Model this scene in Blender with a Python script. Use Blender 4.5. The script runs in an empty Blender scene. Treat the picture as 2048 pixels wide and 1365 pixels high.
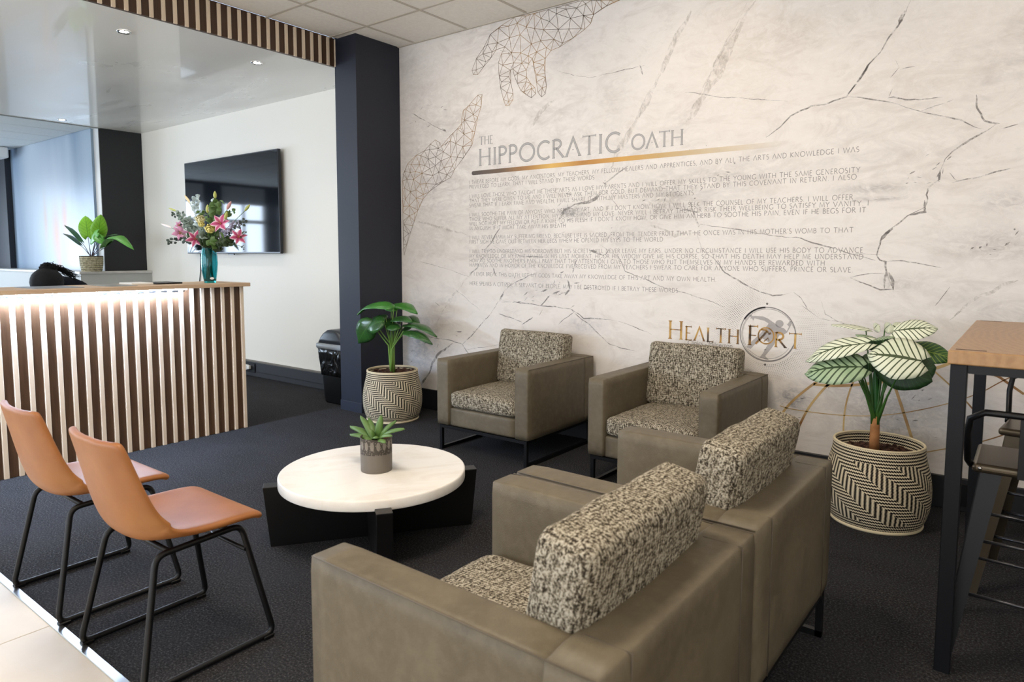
import bpy, bmesh, math, random
import numpy as np
from mathutils import Vector, Matrix, noise
from mathutils.geometry import delaunay_2d_cdt
random.seed(7)
S = bpy.context.scene
COL = S.collection
PI = math.pi

# ------------------------------------------------------------------ camera
F_PX, CX, CY, CAMH = 1360.0, 1024.0, 627.95, 1.35
YAW, PITCH, ROLL = -0.654575865, -0.0853787918, 0.00156284657
def _basis():
    cy, sy, cp, sp = math.cos(YAW), math.sin(YAW), math.cos(PITCH), math.sin(PITCH)
    f = Vector((sy*cp, cy*cp, sp)); r = Vector((cy, -sy, 0)); u = r.cross(f)
    cr, sr = math.cos(ROLL), math.sin(ROLL)
    return (cr*r + sr*u), (-sr*r + cr*u), f
RV, UV_, FV = _basis()
CAM = Vector((0, 0, CAMH))
def at(px, py, x=None, y=None, z=None):
    """world point seen in the photograph at (px,py) on the plane x=, y= or z="""
    d = FV*F_PX + RV*(px-CX) - UV_*(py-CY)
    i, v = (0, x) if x is not None else (1, y) if y is not None else (2, z)
    return CAM + d*((v-CAM[i])/d[i])
cam = bpy.data.objects.new('camera', bpy.data.cameras.new('camera'))
COL.objects.link(cam); S.camera = cam
cam.data.sensor_width = 36; cam.data.sensor_fit = 'HORIZONTAL'
cam.data.lens = F_PX/2048*36
cam.data.shift_y = -(682.5-CY)/2048
cam.data.clip_start = .05
cam.matrix_world = Matrix(((RV.x, UV_.x, -FV.x, 0), (RV.y, UV_.y, -FV.y, 0), (RV.z, UV_.z, -FV.z, CAMH), (0, 0, 0, 1)))
cam.data.dof.use_dof = True; cam.data.dof.focus_distance = 4.3; cam.data.dof.aperture_fstop = 5.0

# ------------------------------------------------------------------ world, lights, exposure
S.view_settings.view_transform = 'Standard'; S.view_settings.look = 'None'
S.view_settings.gamma = 1; S.view_settings.use_curve_mapping = False
S.view_settings.exposure = 0.34
S.cycles.max_bounces = 8; S.cycles.diffuse_bounces = 4; S.cycles.sample_clamp_indirect = 6
W = bpy.data.worlds.new('sky'); S.world = W; W.use_nodes = True
W.node_tree.nodes['Background'].inputs[0].default_value = (.62, .78, 1, 1)
W.node_tree.nodes['Background'].inputs[1].default_value = 1.3
def area(name, loc, size, power, col, direction, spread=PI, sy=None):
    l = bpy.data.lights.new(name, 'AREA'); l.energy = power; l.color = col
    l.shape = 'RECTANGLE'; l.size = size; l.size_y = sy or size; l.spread = spread
    o = bpy.data.objects.new(name, l); COL.objects.link(o); o.location = loc
    o.rotation_euler = Vector(direction).to_track_quat('-Z', 'Y').to_euler(); return o
def spot(name, loc, power, col, target, angle=1.6, blend=.8, r=.05):
    l = bpy.data.lights.new(name, 'SPOT'); l.energy = power; l.color = col
    l.spot_size = angle; l.spot_blend = blend; l.shadow_soft_size = r
    o = bpy.data.objects.new(name, l); COL.objects.link(o); o.location = loc
    o.rotation_euler = (Vector(target)-Vector(loc)).to_track_quat('-Z', 'Y').to_euler(); return o
WARM = (1, .87, .72); COOL = (.68, .82, 1.0)
# daylight outside the windows of the far left wall and of the shop front behind the camera, plus an added front fill
area('window_daylight', (-15.1, -.2, 1.7), 5.2, 480, COOL, (1, .08, -.06), sy=2.6)
area('shopfront_daylight', (-7.0, -4.6, 1.5), 8.5, 185, (.92, .95, 1), (.05, 1, .34), sy=2.4)
area('front_fill', (.1, -4.6, 1.3), 3.6, 48, (1, .95, .88), (-.1, 1, .40), sy=2.3)  # added fill lamp, tilted up to brighten the ceiling
# ceiling panels above the seating, out of view
for i, (px_, py_, pw) in enumerate(((-1.6, 1.2, 40), (.9, 1.2, 12), (-3.4, -.9, 20), (-.6, -1.6, 16))):
    area('ceiling_panel_light', (px_, py_, 3.14), .58, pw, WARM, (0, 0, -1))
for i, (x_, pw) in enumerate(((-3.5, 24), (-1.75, 29), (-.2, 13))):
    spot('wall_washer', (x_, 3.0, 3.14), pw, (1, .86, .70), (x_-.05, 4.25, 1.75), 1.9, 1, .08)
for p_ in ((-5.24, 2.28), (-5.2, 3.3), (-9.2, 3.26), (-7.2, 2.3), (-7.2, 3.3)):
    spot('downlight_beam', (p_[0], p_[1], 2.92), 26, (1, .96, .90), (p_[0], p_[1], 0), 1.9, .9, .04)

# ------------------------------------------------------------------ helpers
def lin(h):
    if isinstance(h, str):
        h = h.lstrip('#'); c = [int(h[i:i+2], 16)/255 for i in (0, 2, 4)]
    else: c = [v/255 for v in h]
    return tuple(((v+.055)/1.055)**2.4 if v > .04045 else v/12.92 for v in c) + (1,)
class NT:
    def __init__(s, m): s.t = m.node_tree; s.b = s.t.nodes['Principled BSDF']; s.out = s.t.nodes['Material Output']
    def n(s, typ, **k):
        nd = s.t.nodes.new(typ)
        for a, v in k.items():
            if a.startswith('i_'): nd.inputs[a[2:].replace('_', ' ')].default_value = v
            else: setattr(nd, a, v)
        return nd
    def l(s, a, b): s.t.links.new(a, b)
    def math(s, op, a, b=None, c=None):
        nd = s.n('ShaderNodeMath', operation=op)
        for i, v in enumerate((a, b, c)):
            if v is None: continue
            if isinstance(v, (int, float)): nd.inputs[i].default_value = v
            else: s.l(v, nd.inputs[i])
        return nd.outputs[0]
    def mix(s, fac, a, b):
        nd = s.n('ShaderNodeMix', data_type='RGBA')
        for i, v in ((0, fac), (6, a), (7, b)):
            if isinstance(v, (int, float, tuple)): nd.inputs[i].default_value = v
            else: s.l(v, nd.inputs[i])
        return nd.outputs[2]
    def noise(s, scale, vec=None, detail=3, rough=.5, dist=0):
        nd = s.n('ShaderNodeTexNoise'); nd.inputs['Scale'].default_value = scale
        nd.inputs['Detail'].default_value = detail; nd.inputs['Roughness'].default_value = rough; nd.inputs['Distortion'].default_value = dist
        if vec is not None: s.l(vec, nd.inputs['Vector'])
        return nd.outputs['Fac']
    def obj(s, scale=(1, 1, 1)):
        tc = s.n('ShaderNodeTexCoord'); mp = s.n('ShaderNodeMapping'); mp.inputs['Scale'].default_value = scale
        s.l(tc.outputs['Object'], mp.inputs[0]); return mp.outputs[0]
    def uv(s):
        tc = s.n('ShaderNodeTexCoord'); sp = s.n('ShaderNodeSeparateXYZ'); s.l(tc.outputs['UV'], sp.inputs[0]); return sp.outputs[0], sp.outputs[1]
    def ramp(s, fac, stops):
        nd = s.n('ShaderNodeValToRGB'); e = nd.color_ramp.elements
        while len(e) < len(stops): e.new(.5)
        for el, (p, c) in zip(e, stops): el.position = p; el.color = c if isinstance(c, tuple) else (c, c, c, 1)
        s.l(fac, nd.inputs[0]); return nd.outputs[0]
    def bump(s, h, strength=.3, dist=.01):
        nd = s.n('ShaderNodeBump'); nd.inputs['Strength'].default_value = strength; nd.inputs['Distance'].default_value = dist
        s.l(h, nd.inputs['Height']); s.l(nd.outputs[0], s.b.inputs['Normal'])
    def color(s, c): s.l(c, s.b.inputs['Base Color'])
def mat(name, col, rough=.6, metal=0, spec=.5, **k):
    m = bpy.data.materials.new(name); m.use_nodes = True; b = m.node_tree.nodes['Principled BSDF']
    b.inputs['Base Color'].default_value = lin(col) if not (isinstance(col, tuple) and len(col) == 4) else col
    b.inputs['Roughness'].default_value = rough; b.inputs['Metallic'].default_value = metal
    b.inputs['Specular IOR Level'].default_value = spec
    for a, v in k.items(): b.inputs[a.replace('_', ' ')].default_value = v
    return m
def mottled(name, c1, c2, scale, rough=.6, bump=0, bscale=None, detail=4, sc=(1, 1, 1), **k):
    m = mat(name, c1, rough, **k); t = NT(m); o = t.obj(sc)
    f = t.noise(scale, o, detail)
    t.color(t.ramp(f, ((.3, lin(c1)), (.7, lin(c2)))))
    if bump: t.bump(t.noise(bscale or scale*4, o, 3), bump, .005)
    return m

class MB:
    """collects primitives and links them as one mesh object"""
    def __init__(s): s.bm = bmesh.new(); s.uvl = s.bm.loops.layers.uv.new('UVMap'); s.smooth = False
    def box(s, x0, x1, y0, y1, z0, z1, bevel=0, seg=2, M=None):
        r = bmesh.ops.create_cube(s.bm, size=1)
        vs = r['verts']
        for v in vs: v.co = Vector(((x0+x1)/2+v.co.x*(x1-x0), (y0+y1)/2+v.co.y*(y1-y0), (z0+z1)/2+v.co.z*(z1-z0)))
        if bevel:
            es = list({e for v in vs for e in v.link_edges})
            rr = bmesh.ops.bevel(s.bm, geom=es, offset=bevel, segments=seg, profile=.5, affect='EDGES')
            vs = list({v for f in rr['faces'] for v in f.verts} | {v for v in vs if v.is_valid})
        if M is not None: bmesh.ops.transform(s.bm, matrix=M, verts=vs)
        return s
    def quad(s, pts, uv=None):
        f = s.bm.faces.new([s.bm.verts.new(p) for p in pts])
        if uv:
            for lp, q in zip(f.loops, uv): lp[s.uvl].uv = q
        return f
    def tube(s, pts, r, seg=8, closed=False, cap=True):
        pts = [Vector(p) for p in pts]; n = len(pts); rings = []; prev = None
        for i, p in enumerate(pts):
            a = pts[(i-1) % n] if (closed or i) else pts[0]; b = pts[(i+1) % n] if (closed or i < n-1) else pts[-1]
            t = (b-a).normalized()
            if prev is None:
                up = Vector((0, 0, 1)) if abs(t.z) < .9 else Vector((1, 0, 0)); nx = t.cross(up).normalized()
            else:
                nx = (prev - t*prev.dot(t)); nx = nx.normalized() if nx.length > 1e-6 else prev
            prev = nx; ny = t.cross(nx); rad = r[i] if isinstance(r, (list, tuple)) else r
            rings.append([s.bm.verts.new(p + nx*math.cos(2*PI*k/seg)*rad + ny*math.sin(2*PI*k/seg)*rad) for k in range(seg)])
        m = n if closed else n-1
        for i in range(m):
            A, B = rings[i], rings[(i+1) % n]
            for k in range(seg):
                f = s.bm.faces.new((A[k], A[(k+1) % seg], B[(k+1) % seg], B[k])); f.smooth = True
        if cap and not closed: s.bm.faces.new(rings[0][::-1]); s.bm.faces.new(rings[-1])
        return s
    def lathe(s, prof, cx=0, cy=0, cz=0, seg=48, sx=1, sy=1, uvs=True):
        """prof = [(r,z)...] from bottom to top"""
        n = len(prof); grid = []
        for i in range(seg+1):
            a = 2*PI*i/seg
            grid.append([s.bm.verts.new((cx+r*sx*math.cos(a), cy+r*sy*math.sin(a), cz+z)) for r, z in prof] if i < seg else grid[0])
        for i in range(seg):
            for j in range(n-1):
                try: f = s.bm.faces.new((grid[i][j], grid[i+1][j], grid[i+1][j+1], grid[i][j+1]))
                except ValueError: continue
                f.smooth = True
                for lp, (u, v) in zip(f.loops, ((i, j), (i+1, j), (i+1, j+1), (i, j+1))): lp[s.uvl].uv = (u/seg, v/(n-1))
        return s
    def disc(s, c, r, n=24, axis='z'):
        vs = []
        for k in range(n):
            a = 2*PI*k/n; d = (r*math.cos(a), r*math.sin(a))
            vs.append(s.bm.verts.new((c[0]+d[0], c[1]+d[1], c[2]) if axis == 'z' else (c[0]+d[0], c[1], c[2]+d[1])))
        s.bm.faces.new(vs); return s
    def ball(s, c, r, sx=1, sy=1, sz=1, sub=2, M=None):
        rr = bmesh.ops.create_icosphere(s.bm, subdivisions=sub, radius=r)
        for v in rr['verts']:
            q = Vector((v.co.x*sx, v.co.y*sy, v.co.z*sz))
            if M is not None: q = M @ q
            v.co = q + Vector(c)
            for f in v.link_faces: f.smooth = True
        return s
    def leaf(s, base, tip, width, normal, droop=.15, fold=.12, shape='ovate', nu=10, nv=6, wave=0):
        base, tip, normal = Vector(base), Vector(tip), Vector(normal)
        ax = tip-base; L = ax.length; ax.normalize()
        side = ax.cross(normal).normalized(); nn = side.cross(ax).normalized()
        g = []
        for i in range(nu+1):
            u = i/nu
            if shape == 'ovate': w = math.sin(PI*min(1, u**.72*.985+.015))**.8
            elif shape == 'lance': w = math.sin(PI*u**.9)**1.1*(1-.25*u)
            elif shape == 'agave': w = (1-u)**.6*(.7+.9*u)
            else: w = math.sin(PI*(.06+.94*u**.8))**.7
            c = base + ax*(L*u) + nn*(math.sin(PI*u)*droop*L)
            row = []
            for j in range(nv+1):
                v = j/nv*2-1
                off = side*(v*w*width/2) + nn*(-(v*v)*fold*width + (abs(v) > .9)*0 + wave*width*math.sin(u*17+v*3)*abs(v))
                if shape == 'heart' and u < .25: off -= ax*(abs(v)*L*.16*(1-u/.25))
                row.append(s.bm.verts.new(c+off))
            g.append(row)
        for i in range(nu):
            for j in range(nv):
                f = s.bm.faces.new((g[i][j], g[i+1][j], g[i+1][j+1], g[i][j+1])); f.smooth = True
                for lp, (a, b) in zip(f.loops, ((i, j), (i+1, j), (i+1, j+1), (i, j+1))): lp[s.uvl].uv = (a/nu, b/nv)
        return s
    def build(s, name, m, parent=None, bevel=0, bseg=2, subsurf=0, smooth=None, solid=0, kind=None):
        me = bpy.data.meshes.new(name); bmesh.ops.recalc_face_normals(s.bm, faces=s.bm.faces) if not solid else None
        s.bm.to_mesh(me); s.bm.free(); o = bpy.data.objects.new(name, me); COL.objects.link(o)
        for mm in (m if isinstance(m, (list, tuple)) else [m]): me.materials.append(mm)
        if parent is not None: o.parent = parent
        if solid:
            md = o.modifiers.new('solid', 'SOLIDIFY'); md.thickness = solid; md.offset = 0
        if bevel:
            md = o.modifiers.new('bevel', 'BEVEL'); md.width = bevel; md.segments = bseg; md.limit_method = 'ANGLE'; md.angle_limit = .7
        if subsurf:
            md = o.modifiers.new('sub', 'SUBSURF'); md.levels = md.render_levels = subsurf
        if smooth:
            for p in me.polygons: p.use_smooth = True
        if kind: o['kind'] = kind
        return o
def tag(o, label=None, cat=None, group=None, kind=None):
    if label: o['label'] = label
    if cat: o['category'] = cat
    if group: o['group'] = group
    if kind: o['kind'] = kind
    return o
def empty(name, loc, rz=0, label=None, cat=None, group=None):
    o = bpy.data.objects.new(name, None); COL.objects.link(o); o.location = loc; o.rotation_euler = (0, 0, rz)
    o.empty_display_size = .1
    return tag(o, label, cat, group)
def copy_tree(o, parent=None):
    c = o.copy(); COL.objects.link(c); c.parent = parent
    for ch in list(o.children): copy_tree(ch, c)
    return c
def share(name, me_obj, parent, loc=(0, 0, 0), rot=(0, 0, 0)):
    c = me_obj.copy(); COL.objects.link(c); c.parent = parent; c.location = loc; c.rotation_euler = rot; return c

# ------------------------------------------------------------------ dimensions
YM = 4.249            # plane of the marble wall and of the cream wall
ZC = 3.159            # tiled ceiling
ZL = 2.938            # lowered glossy ceiling
XB = -4.78            # bulkhead / column plane
XL, XR, YB = -14.5, 2.6, -4.2
YT = .885             # edge between carpet and floor tiles

# ------------------------------------------------------------------ materials
M = {}
M['cream'] = mat('cream_paint', 'f3efe5', .55)
M['greywall'] = mat('grey_paint', 'c9cac8', .6)
M['navy'] = mat('navy_paint', '151a2a', .5)
M['black'] = mat('black_metal', '08080a', .42, spec=.35)
M['blackwood'] = mat('black_wood', '0b0a0a', .32)
M['skirt'] = mat('black_skirting', '1b1b1f', .45)
M['white'] = mat('white_plastic', 'e8e8e6', .4)
M['tile_ceiling'] = mottled('ceiling_tile', 'f2ede4', 'faf5ec', 40, .85, .15, 300)
M['tile_far'] = mottled('far_ceiling_tile', 'cdd3d4', 'd6dbdb', 30, .85)
M['tee'] = mat('ceiling_grid', 'c9c0b2', .6)
M['alu'] = mat('aluminium', 'c8c8c6', .28, 1)
M['chrome'] = mat('chrome', 'd8d8d8', .15, 1)
# glossy lowered ceiling
m = mat('gloss_ceiling', 'f0efea', .2, spec=.9); t = NT(m)
n1 = t.noise(1.3, t.obj((.45, 1.3, 1)), 5, .6, 1.2)
t.l(t.ramp(n1, ((.3, .22), (.7, .50))), t.b.inputs['Roughness'])
t.bump(t.noise(1.6, t.obj((.35, 1.5, 1)), 2), .10, .02); m.node_tree.nodes['Principled BSDF'].inputs['Coat Weight'].default_value = .4
M['gloss'] = m
# carpet
m = mat('carpet', '26262a', .95, spec=.15); t = NT(m); o = t.obj()
c = t.ramp(t.noise(130, o, 4, .75), ((.36, lin('141415')), (.52, lin('302f31')), (.66, lin('626162'))))
c2 = t.mix(t.ramp(t.noise(2.2, t.obj((1, 1.8, 1)), 4, .6), ((.35, 0.), (.7, .4))), c, lin('404045'))
t.color(c2); t.bump(t.noise(330, o, 2), .9, .01); M['carpet'] = m
# porcelain tile
m = mottled('porcelain', 'cabfad', 'd6ccbb', 3.5, .5, detail=5, spec=.3); M['porcelain'] = m
M['grout'] = mat('grout', 'b8a68c', .8)
# marble wallpaper
m = mat('marble_paper', 'e4ddd6', .5, spec=.3); t = NT(m)
big = t.noise(.9, t.obj((1, 1, 1.4)), 5, .6, .8)
fib = t.noise(5, t.obj((1, 1, 2.2)), 8, .7, 1.5)
sm = t.math('MULTIPLY', t.ramp(big, ((.48, 0.), (.75, 1.))), t.ramp(fib, ((.4, 0.), (.72, 1.))))
base = t.mix(t.ramp(fib, ((.35, 0.), (.7, .5))), lin('ebe5df'), lin('ded7d0'))
col = t.mix(sm, base, lin('b4adab'))
# soft stone clouds at fixed places of the print: (px, py, rx, rz, strength, colour)
geo = t.n('ShaderNodeNewGeometry'); sep = t.n('ShaderNodeSeparateXYZ'); t.l(geo.outputs['Position'], sep.inputs[0])
cn = t.noise(14, t.obj((1, 1, 1.8)), 8, .75, 1.2)
for (px, py, rx, rz, st, cc) in ((845, 690, .22, .25, .75, '9aa0ab'), (845, 400, .45, .75, .35, 'aaa39c'), (850, 200, .4, .5, .35, 'b9b1a9'),
        (1145, 425, .12, .045, 1, '8f8c8c'), (1330, 400, .22, .16, .8, 'a39c96'), (1250, 470, .18, .12, .55, 'aaa6a4'), (1428, 345, .22, .05, .6, 'a89f98'),
        (1740, 378, .2, .03, .9, 'a79f9b'), (1755, 398, .16, .015, .9, 'a79f9b'), (1990, 490, .28, .10, .6, 'a7a09e'), (2010, 405, .12, .07, .6, 'aaa3a2'),
        (1800, 570, .14, .05, .6, 'aaa29d'), (1170, 650, .16, .06, .8, 'a6a2a6'), (1080, 580, .3, .1, .35, 'aaa6a6'), (1585, 800, .1, .08, 1, '7c818e'),
        (1760, 800, .2, .2, .75, '8f9299'), (1800, 850, .4, .2, .5, 'a19e9c'), (1480, 120, .35, .5, .25, 'c3ae97'), (1900, 100, .5, .5, .25, 'bfb5ad'),
        (1590, 60, .3, .12, .35, 'b7aa9c'), (1225, 200, .12, .25, .3, 'b4aca6'), (1130, 110, .1, .12, .4, 'aba6a4'), (1540, 655, .05, .04, .4, 'aaa29d')):
    p = at(px, py, y=YM)
    dx = t.math('DIVIDE', t.math('SUBTRACT', sep.outputs[0], p.x), rx); dz = t.math('DIVIDE', t.math('SUBTRACT', sep.outputs[2], p.z), rz)
    d2 = t.math('ADD', t.math('MULTIPLY', dx, dx), t.math('MULTIPLY', dz, dz))
    fo = t.math('MULTIPLY', t.math('POWER', 2.718, t.math('MULTIPLY', d2, -1.2)), t.ramp(cn, ((.34, 0.), (.62, 1.))))
    col = t.mix(t.math('MULTIPLY', fo, st), col, lin(cc))
col = t.mix(t.ramp(t.noise(2.6, t.obj((1, 1, 2.0)), 9, .72, 1.8), ((.50, 0.), (.78, .55))), col, lin('bdb2a8')); t.color(col); M['marble'] = m
m = mat('vein_ink', '8a8480', .5); t = NT(m)
tr = t.n('ShaderNodeBsdfTransparent'); mx = t.n('ShaderNodeMixShader')
t.l(t.ramp(t.noise(22, t.obj(), 5, .7), ((.35, .0), (.62, .85))), mx.inputs[0]); t.l(tr.outputs[0], mx.inputs[1]); t.l(t.b.outputs[0], mx.inputs[2]); t.l(mx.outputs[0], t.out.inputs[0])
M['vein'] = m
def inkmat(name, col, alpha):
    m = mat(name, col, .5); t = NT(m); tr = t.n('ShaderNodeBsdfTransparent'); mx = t.n('ShaderNodeMixShader')
    mx.inputs[0].default_value = alpha; t.l(tr.outputs[0], mx.inputs[1]); t.l(t.b.outputs[0], mx.inputs[2]); t.l(mx.outputs[0], t.out.inputs[0]); return m
m = mat('soft_vein_ink', 'b3a89d', .5); t = NT(m)
tr = t.n('ShaderNodeBsdfTransparent'); mx = t.n('ShaderNodeMixShader'); t.l(t.ramp(t.noise(30, t.obj((1, 1, .6)), 7, .75, 1.), ((.42, .0), (.68, .42))), mx.inputs[0]); t.l(tr.outputs[0], mx.inputs[1]); t.l(t.b.outputs[0], mx.inputs[2]); t.l(mx.outputs[0], t.out.inputs[0])
M['softvein'] = m
M['text'] = inkmat('text_ink', '9a948f', .72)
M['title'] = mat('title_ink', 'a19e9c', .5)
M['title_edge'] = mat('title_outline_ink', '94918e', .5)
M['dots'] = mat('halftone_ink', '6e6863', .5)
M['figure'] = inkmat('figure_ink', '8d878a', .40)
M['ring'] = mat('ring_ink', '827d7b', .5)
m = mat('mesh_ink', '7a6650', .5); t = NT(m); t.color(t.ramp(t.noise(3, t.obj(), 2), ((.4, lin('6a5c4e')), (.6, lin('b08a58'))))); M['meshink'] = m
m = mat('gold_print', 'b88336', .45); t = NT(m); t.color(t.ramp(t.noise(14, t.obj((1, 1, .6)), 3), ((.38, lin('4a3315')), (.5, lin('ac7d31')), (.65, lin('d8b163'))))); M['gold'] = m
m = mat('gold_line', 'c09a5c', .5); t = NT(m); t.color(t.ramp(t.noise(3.5, t.obj(), 2), ((.4, lin('8a6236')), (.6, lin('cdb07a'))))); M['goldline'] = m
m = mat('gold_bar', 'c08b3c', .4); t = NT(m); u, v = t.uv()
t.color(t.ramp(u, ((0, lin('4f4238')), (.12, lin('6a5238')), (.22, lin('a9783c')), (.31, lin('e0b35a')), (.42, lin('b97f35')), (.55, lin('d3a04b')), (.8, lin('e0c58d')))))
tr = t.n('ShaderNodeBsdfTransparent'); mx = t.n('ShaderNodeMixShader')
t.l(t.ramp(u, ((.55, 1.), (1., 0.))), mx.inputs[0]); t.l(tr.outputs[0], mx.inputs[1]); t.l(t.b.outputs[0], mx.inputs[2]); t.l(mx.outputs[0], t.out.inputs[0]); M['goldbar'] = m
# seating
m = mat('taupe_leather', '736a5c', .55, spec=.35); t = NT(m); o = t.obj()
a = t.noise(3.5, o, 6, .65, .4); b2 = t.noise(30, o, 4, .6)
c = t.mix(t.ramp(a, ((.35, 0.), (.68, 1.))), lin('5b5242'), lin('6f6552'))
t.color(t.mix(t.ramp(b2, ((.45, 0.), (.75, .35))), c, lin('7d7361'))); t.bump(t.noise(240, o, 3), .25, .003)
t.l(t.ramp(a, ((.3, .42), (.7, .62))), t.b.inputs['Roughness']); M['leather'] = m
m = mat('tweed', 'a2957e', .95, spec=.1); t = NT(m)
w1 = t.noise(120, t.obj((1, 1, .42)), 3, .65); w2 = t.noise(120, t.obj((.42, 1, 1)), 3, .65); w3 = t.noise(230, t.obj(), 2)
ox = t.n('ShaderNodeSeparateXYZ'); t.l(t.obj(), ox.inputs[0])
st_ = t.math('ADD', t.math('MULTIPLY', t.math('SINE', t.math('MULTIPLY', ox.outputs[0], 560.)), .022), t.math('MULTIPLY', t.math('SINE', t.math('MULTIPLY', t.math('ADD', ox.outputs[1], ox.outputs[2]), 480.)), .012))
mx1 = t.math('ADD', t.math('ADD', st_, t.math('MULTIPLY', w1, .42)), t.math('ADD', t.math('MULTIPLY', w2, .30), t.math('MULTIPLY', w3, .36)))
t.color(t.ramp(mx1, ((.45, lin('342e26')), (.50, lin('5f574a')), (.545, lin('8d8473')), (.61, lin('c0b8a6')))))
t.bump(mx1, 1., .012); M['tweed'] = m
m = mat('tan_leather', '9c6132', .5, spec=.5); t = NT(m); o = t.obj()
t.color(t.ramp(t.noise(5, o, 5), ((.3, lin('8c5428')), (.7, lin('a56c38'))))); t.bump(t.noise(220, o, 3), .12, .002); M['tan'] = m
m = mat('marble_top', 'f0ebe2', .22); t = NT(m); t.color(t.ramp(t.noise(3, t.obj((1, 2.4, 1)), 6, .6, 1), ((.45, lin('fbf7f0')), (.8, lin('ece3d7'))))); M['top'] = m
def wood(name, c1, c2, sc, rough=.45, scale=6):
    m = mat(name, c1, rough); t = NT(m); n = t.noise(scale, t.obj(sc), 6, .6, .6)
    t.color(t.ramp(n, ((.3, lin(c1)), (.7, lin(c2))))); t.bump(n, .1, .003); return m
M['walnut'] = wood('walnut', '46301f', '5f4531', (8, 8, .7))
M['oak'] = wood('pale_oak', 'e0cbb2', 'eedcc6', (8, 8, .7))
M['oak_edge'] = wood('oak_edge', 'bfa184', 'd2b79a', (6, .8, 6))
# solid-wood bar top with rings of the grain
m = mat('bar_wood', 'b07c4c', .38); t = NT(m)
wv = t.n('ShaderNodeTexWave', wave_type='RINGS', rings_direction='Z'); wv.inputs['Scale'].default_value = 14; wv.inputs['Distortion'].default_value = 5; wv.inputs['Detail'].default_value = 3; wv.inputs['Detail Scale'].default_value = 1.2
mp = t.obj((1, .45, 1)); t.l(mp, wv.inputs[0]); nz = t.noise(9, t.obj((6, 1, 6)), 5)
c = t.mix(t.ramp(wv.outputs[1], ((.2, 0.), (.8, .45))), lin('a37d52'), lin('8b6541')); t.color(t.mix(t.ramp(nz, ((.4, 0.), (.7, .4))), c, lin('b18e65'))); M['barwood'] = m
# woven basket
def basket_mat(name, bands):
    m = mat(name, 'd6c6a6', .85, spec=.2); t = NT(m); u, v = t.uv()
    R, C = 27., 120.
    zig = t.math('SUBTRACT', t.math('FRACT', t.math('ADD', t.math('MULTIPLY', u, 7.), t.math('MULTIPLY', v, 2.6))), .5)
    row = t.math('FRACT', t.math('ADD', t.math('MULTIPLY', v, R), t.math('MULTIPLY', t.math('FRACT', t.math('MULTIPLY', u, C)), .35)))
    colm = t.math('FRACT', t.math('ADD', t.math('MULTIPLY', u, 66.), t.math('MULTIPLY', t.math('FRACT', t.math('MULTIPLY', v, 60.)), .35)))
    sh = t.math('GREATER_THAN', row, .52); sv = t.math('GREATER_THAN', colm, .52)
    reg = t.math('GREATER_THAN', zig, 0.)
    mid = t.math('ADD', t.math('MULTIPLY', sh, reg), t.math('MULTIPLY', sv, t.math('SUBTRACT', 1., reg)))
    edge = t.math('ADD', t.math('LESS_THAN', v, .13), t.math('GREATER_THAN', v, .84)); edge = t.math('MINIMUM', edge, 1.)
    val = t.math('ADD', t.math('MULTIPLY', mid, t.math('SUBTRACT', 1., edge)), t.math('MULTIPLY', sh, edge))
    t.color(t.mix(val, lin('17110f'), lin('e2d4b6')))
    h = t.math('ADD', t.math('ABSOLUTE', t.math('SUBTRACT', t.math('FRACT', t.math('MULTIPLY', v, 60.)), .5)), t.math('ABSOLUTE', t.math('SUBTRACT', t.math('FRACT', t.math('MULTIPLY', u, C)), .5)))
    t.bump(h, .6, .004); return m
M['basket'] = basket_mat('basket_weave', 1)
M['straw'] = mat('straw_edge', 'd9caa8', .8)
M['soil'] = mottled('bark_chips', '2c1a13', '5a3828', 60, .95, .8, 90)
# leaves
def leafmat(name, c1, c2, vein, nveins=9., rough=.35, vw=.10, mid=.05, blend=.9):
    m = mat(name, c1, rough); t = NT(m); u, v = t.uv()
    s = t.math('ABSOLUTE', t.math('SUBTRACT', t.math('MULTIPLY', v, 2.), 1.))
    ph = t.math('FRACT', t.math('SUBTRACT', t.math('MULTIPLY', u, nveins), t.math('MULTIPLY', t.math('POWER', s, .8), nveins*.28)))
    vn = t.math('LESS_THAN', t.math('ABSOLUTE', t.math('SUBTRACT', ph, .5)), vw)
    md = t.math('LESS_THAN', s, mid); f = t.math('MINIMUM', t.math('ADD', vn, md), 1.)
    bc = t.ramp(t.noise(12, t.obj(), 3), ((.35, lin(c1)), (.65, lin(c2))))
    t.color(t.mix(t.math('MULTIPLY', f, blend), bc, lin(vein)))
    t.b.inputs['Subsurface Weight'].default_value = 0.0
    return m
M['leaf_dark'] = leafmat('dark_leaf', '24481f', '2f5c28', '4a7a36', 8, .28, .04, .04, .6)
M['leaf_mid'] = leafmat('mid_leaf', '2f6a26', '3f8030', '5f9a40', 8, .3, .04, .04, .6)
M['leaf_white'] = leafmat('white_striped_leaf', 'e3e6cf', 'd3dabf', '3a4a28', 8.5, .45, .12, .07, 1)
M['leaf_pale'] = leafmat('pale_green_striped_leaf', 'a9bd98', '8fa882', '27401f', 8, .45, .14, .06, 1)
M['leaf_under'] = leafmat('leaf_underside', '1d3a1a', '274a20', '34602a', 11, .5, .08, .05, .5)
M['leaf_yv'] = leafmat('yellow_veined_leaf', '214a1c', '2b5822', '7f9a3a', 9, .4, .10, .05, .9)
M['leaf_lime'] = leafmat('lime_leaf', '7cb82c', '8cc838', '4e8a1e', 7, .45, .05, .04, .8)
M['leaf_lgreen'] = leafmat('light_green_leaf', '4f9a35', '66ad45', '8cc060', 7, .4, .05, .04, .6)
M['agave'] = leafmat('succulent_leaf', '4f6f34', '648545', '46632e', 3, .5, .02, .02, .3)
M['stem'] = mat('green_stem', '6f9440', .5)
M['stem_d'] = mat('dark_green_stem', '3b6528', .45)
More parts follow.
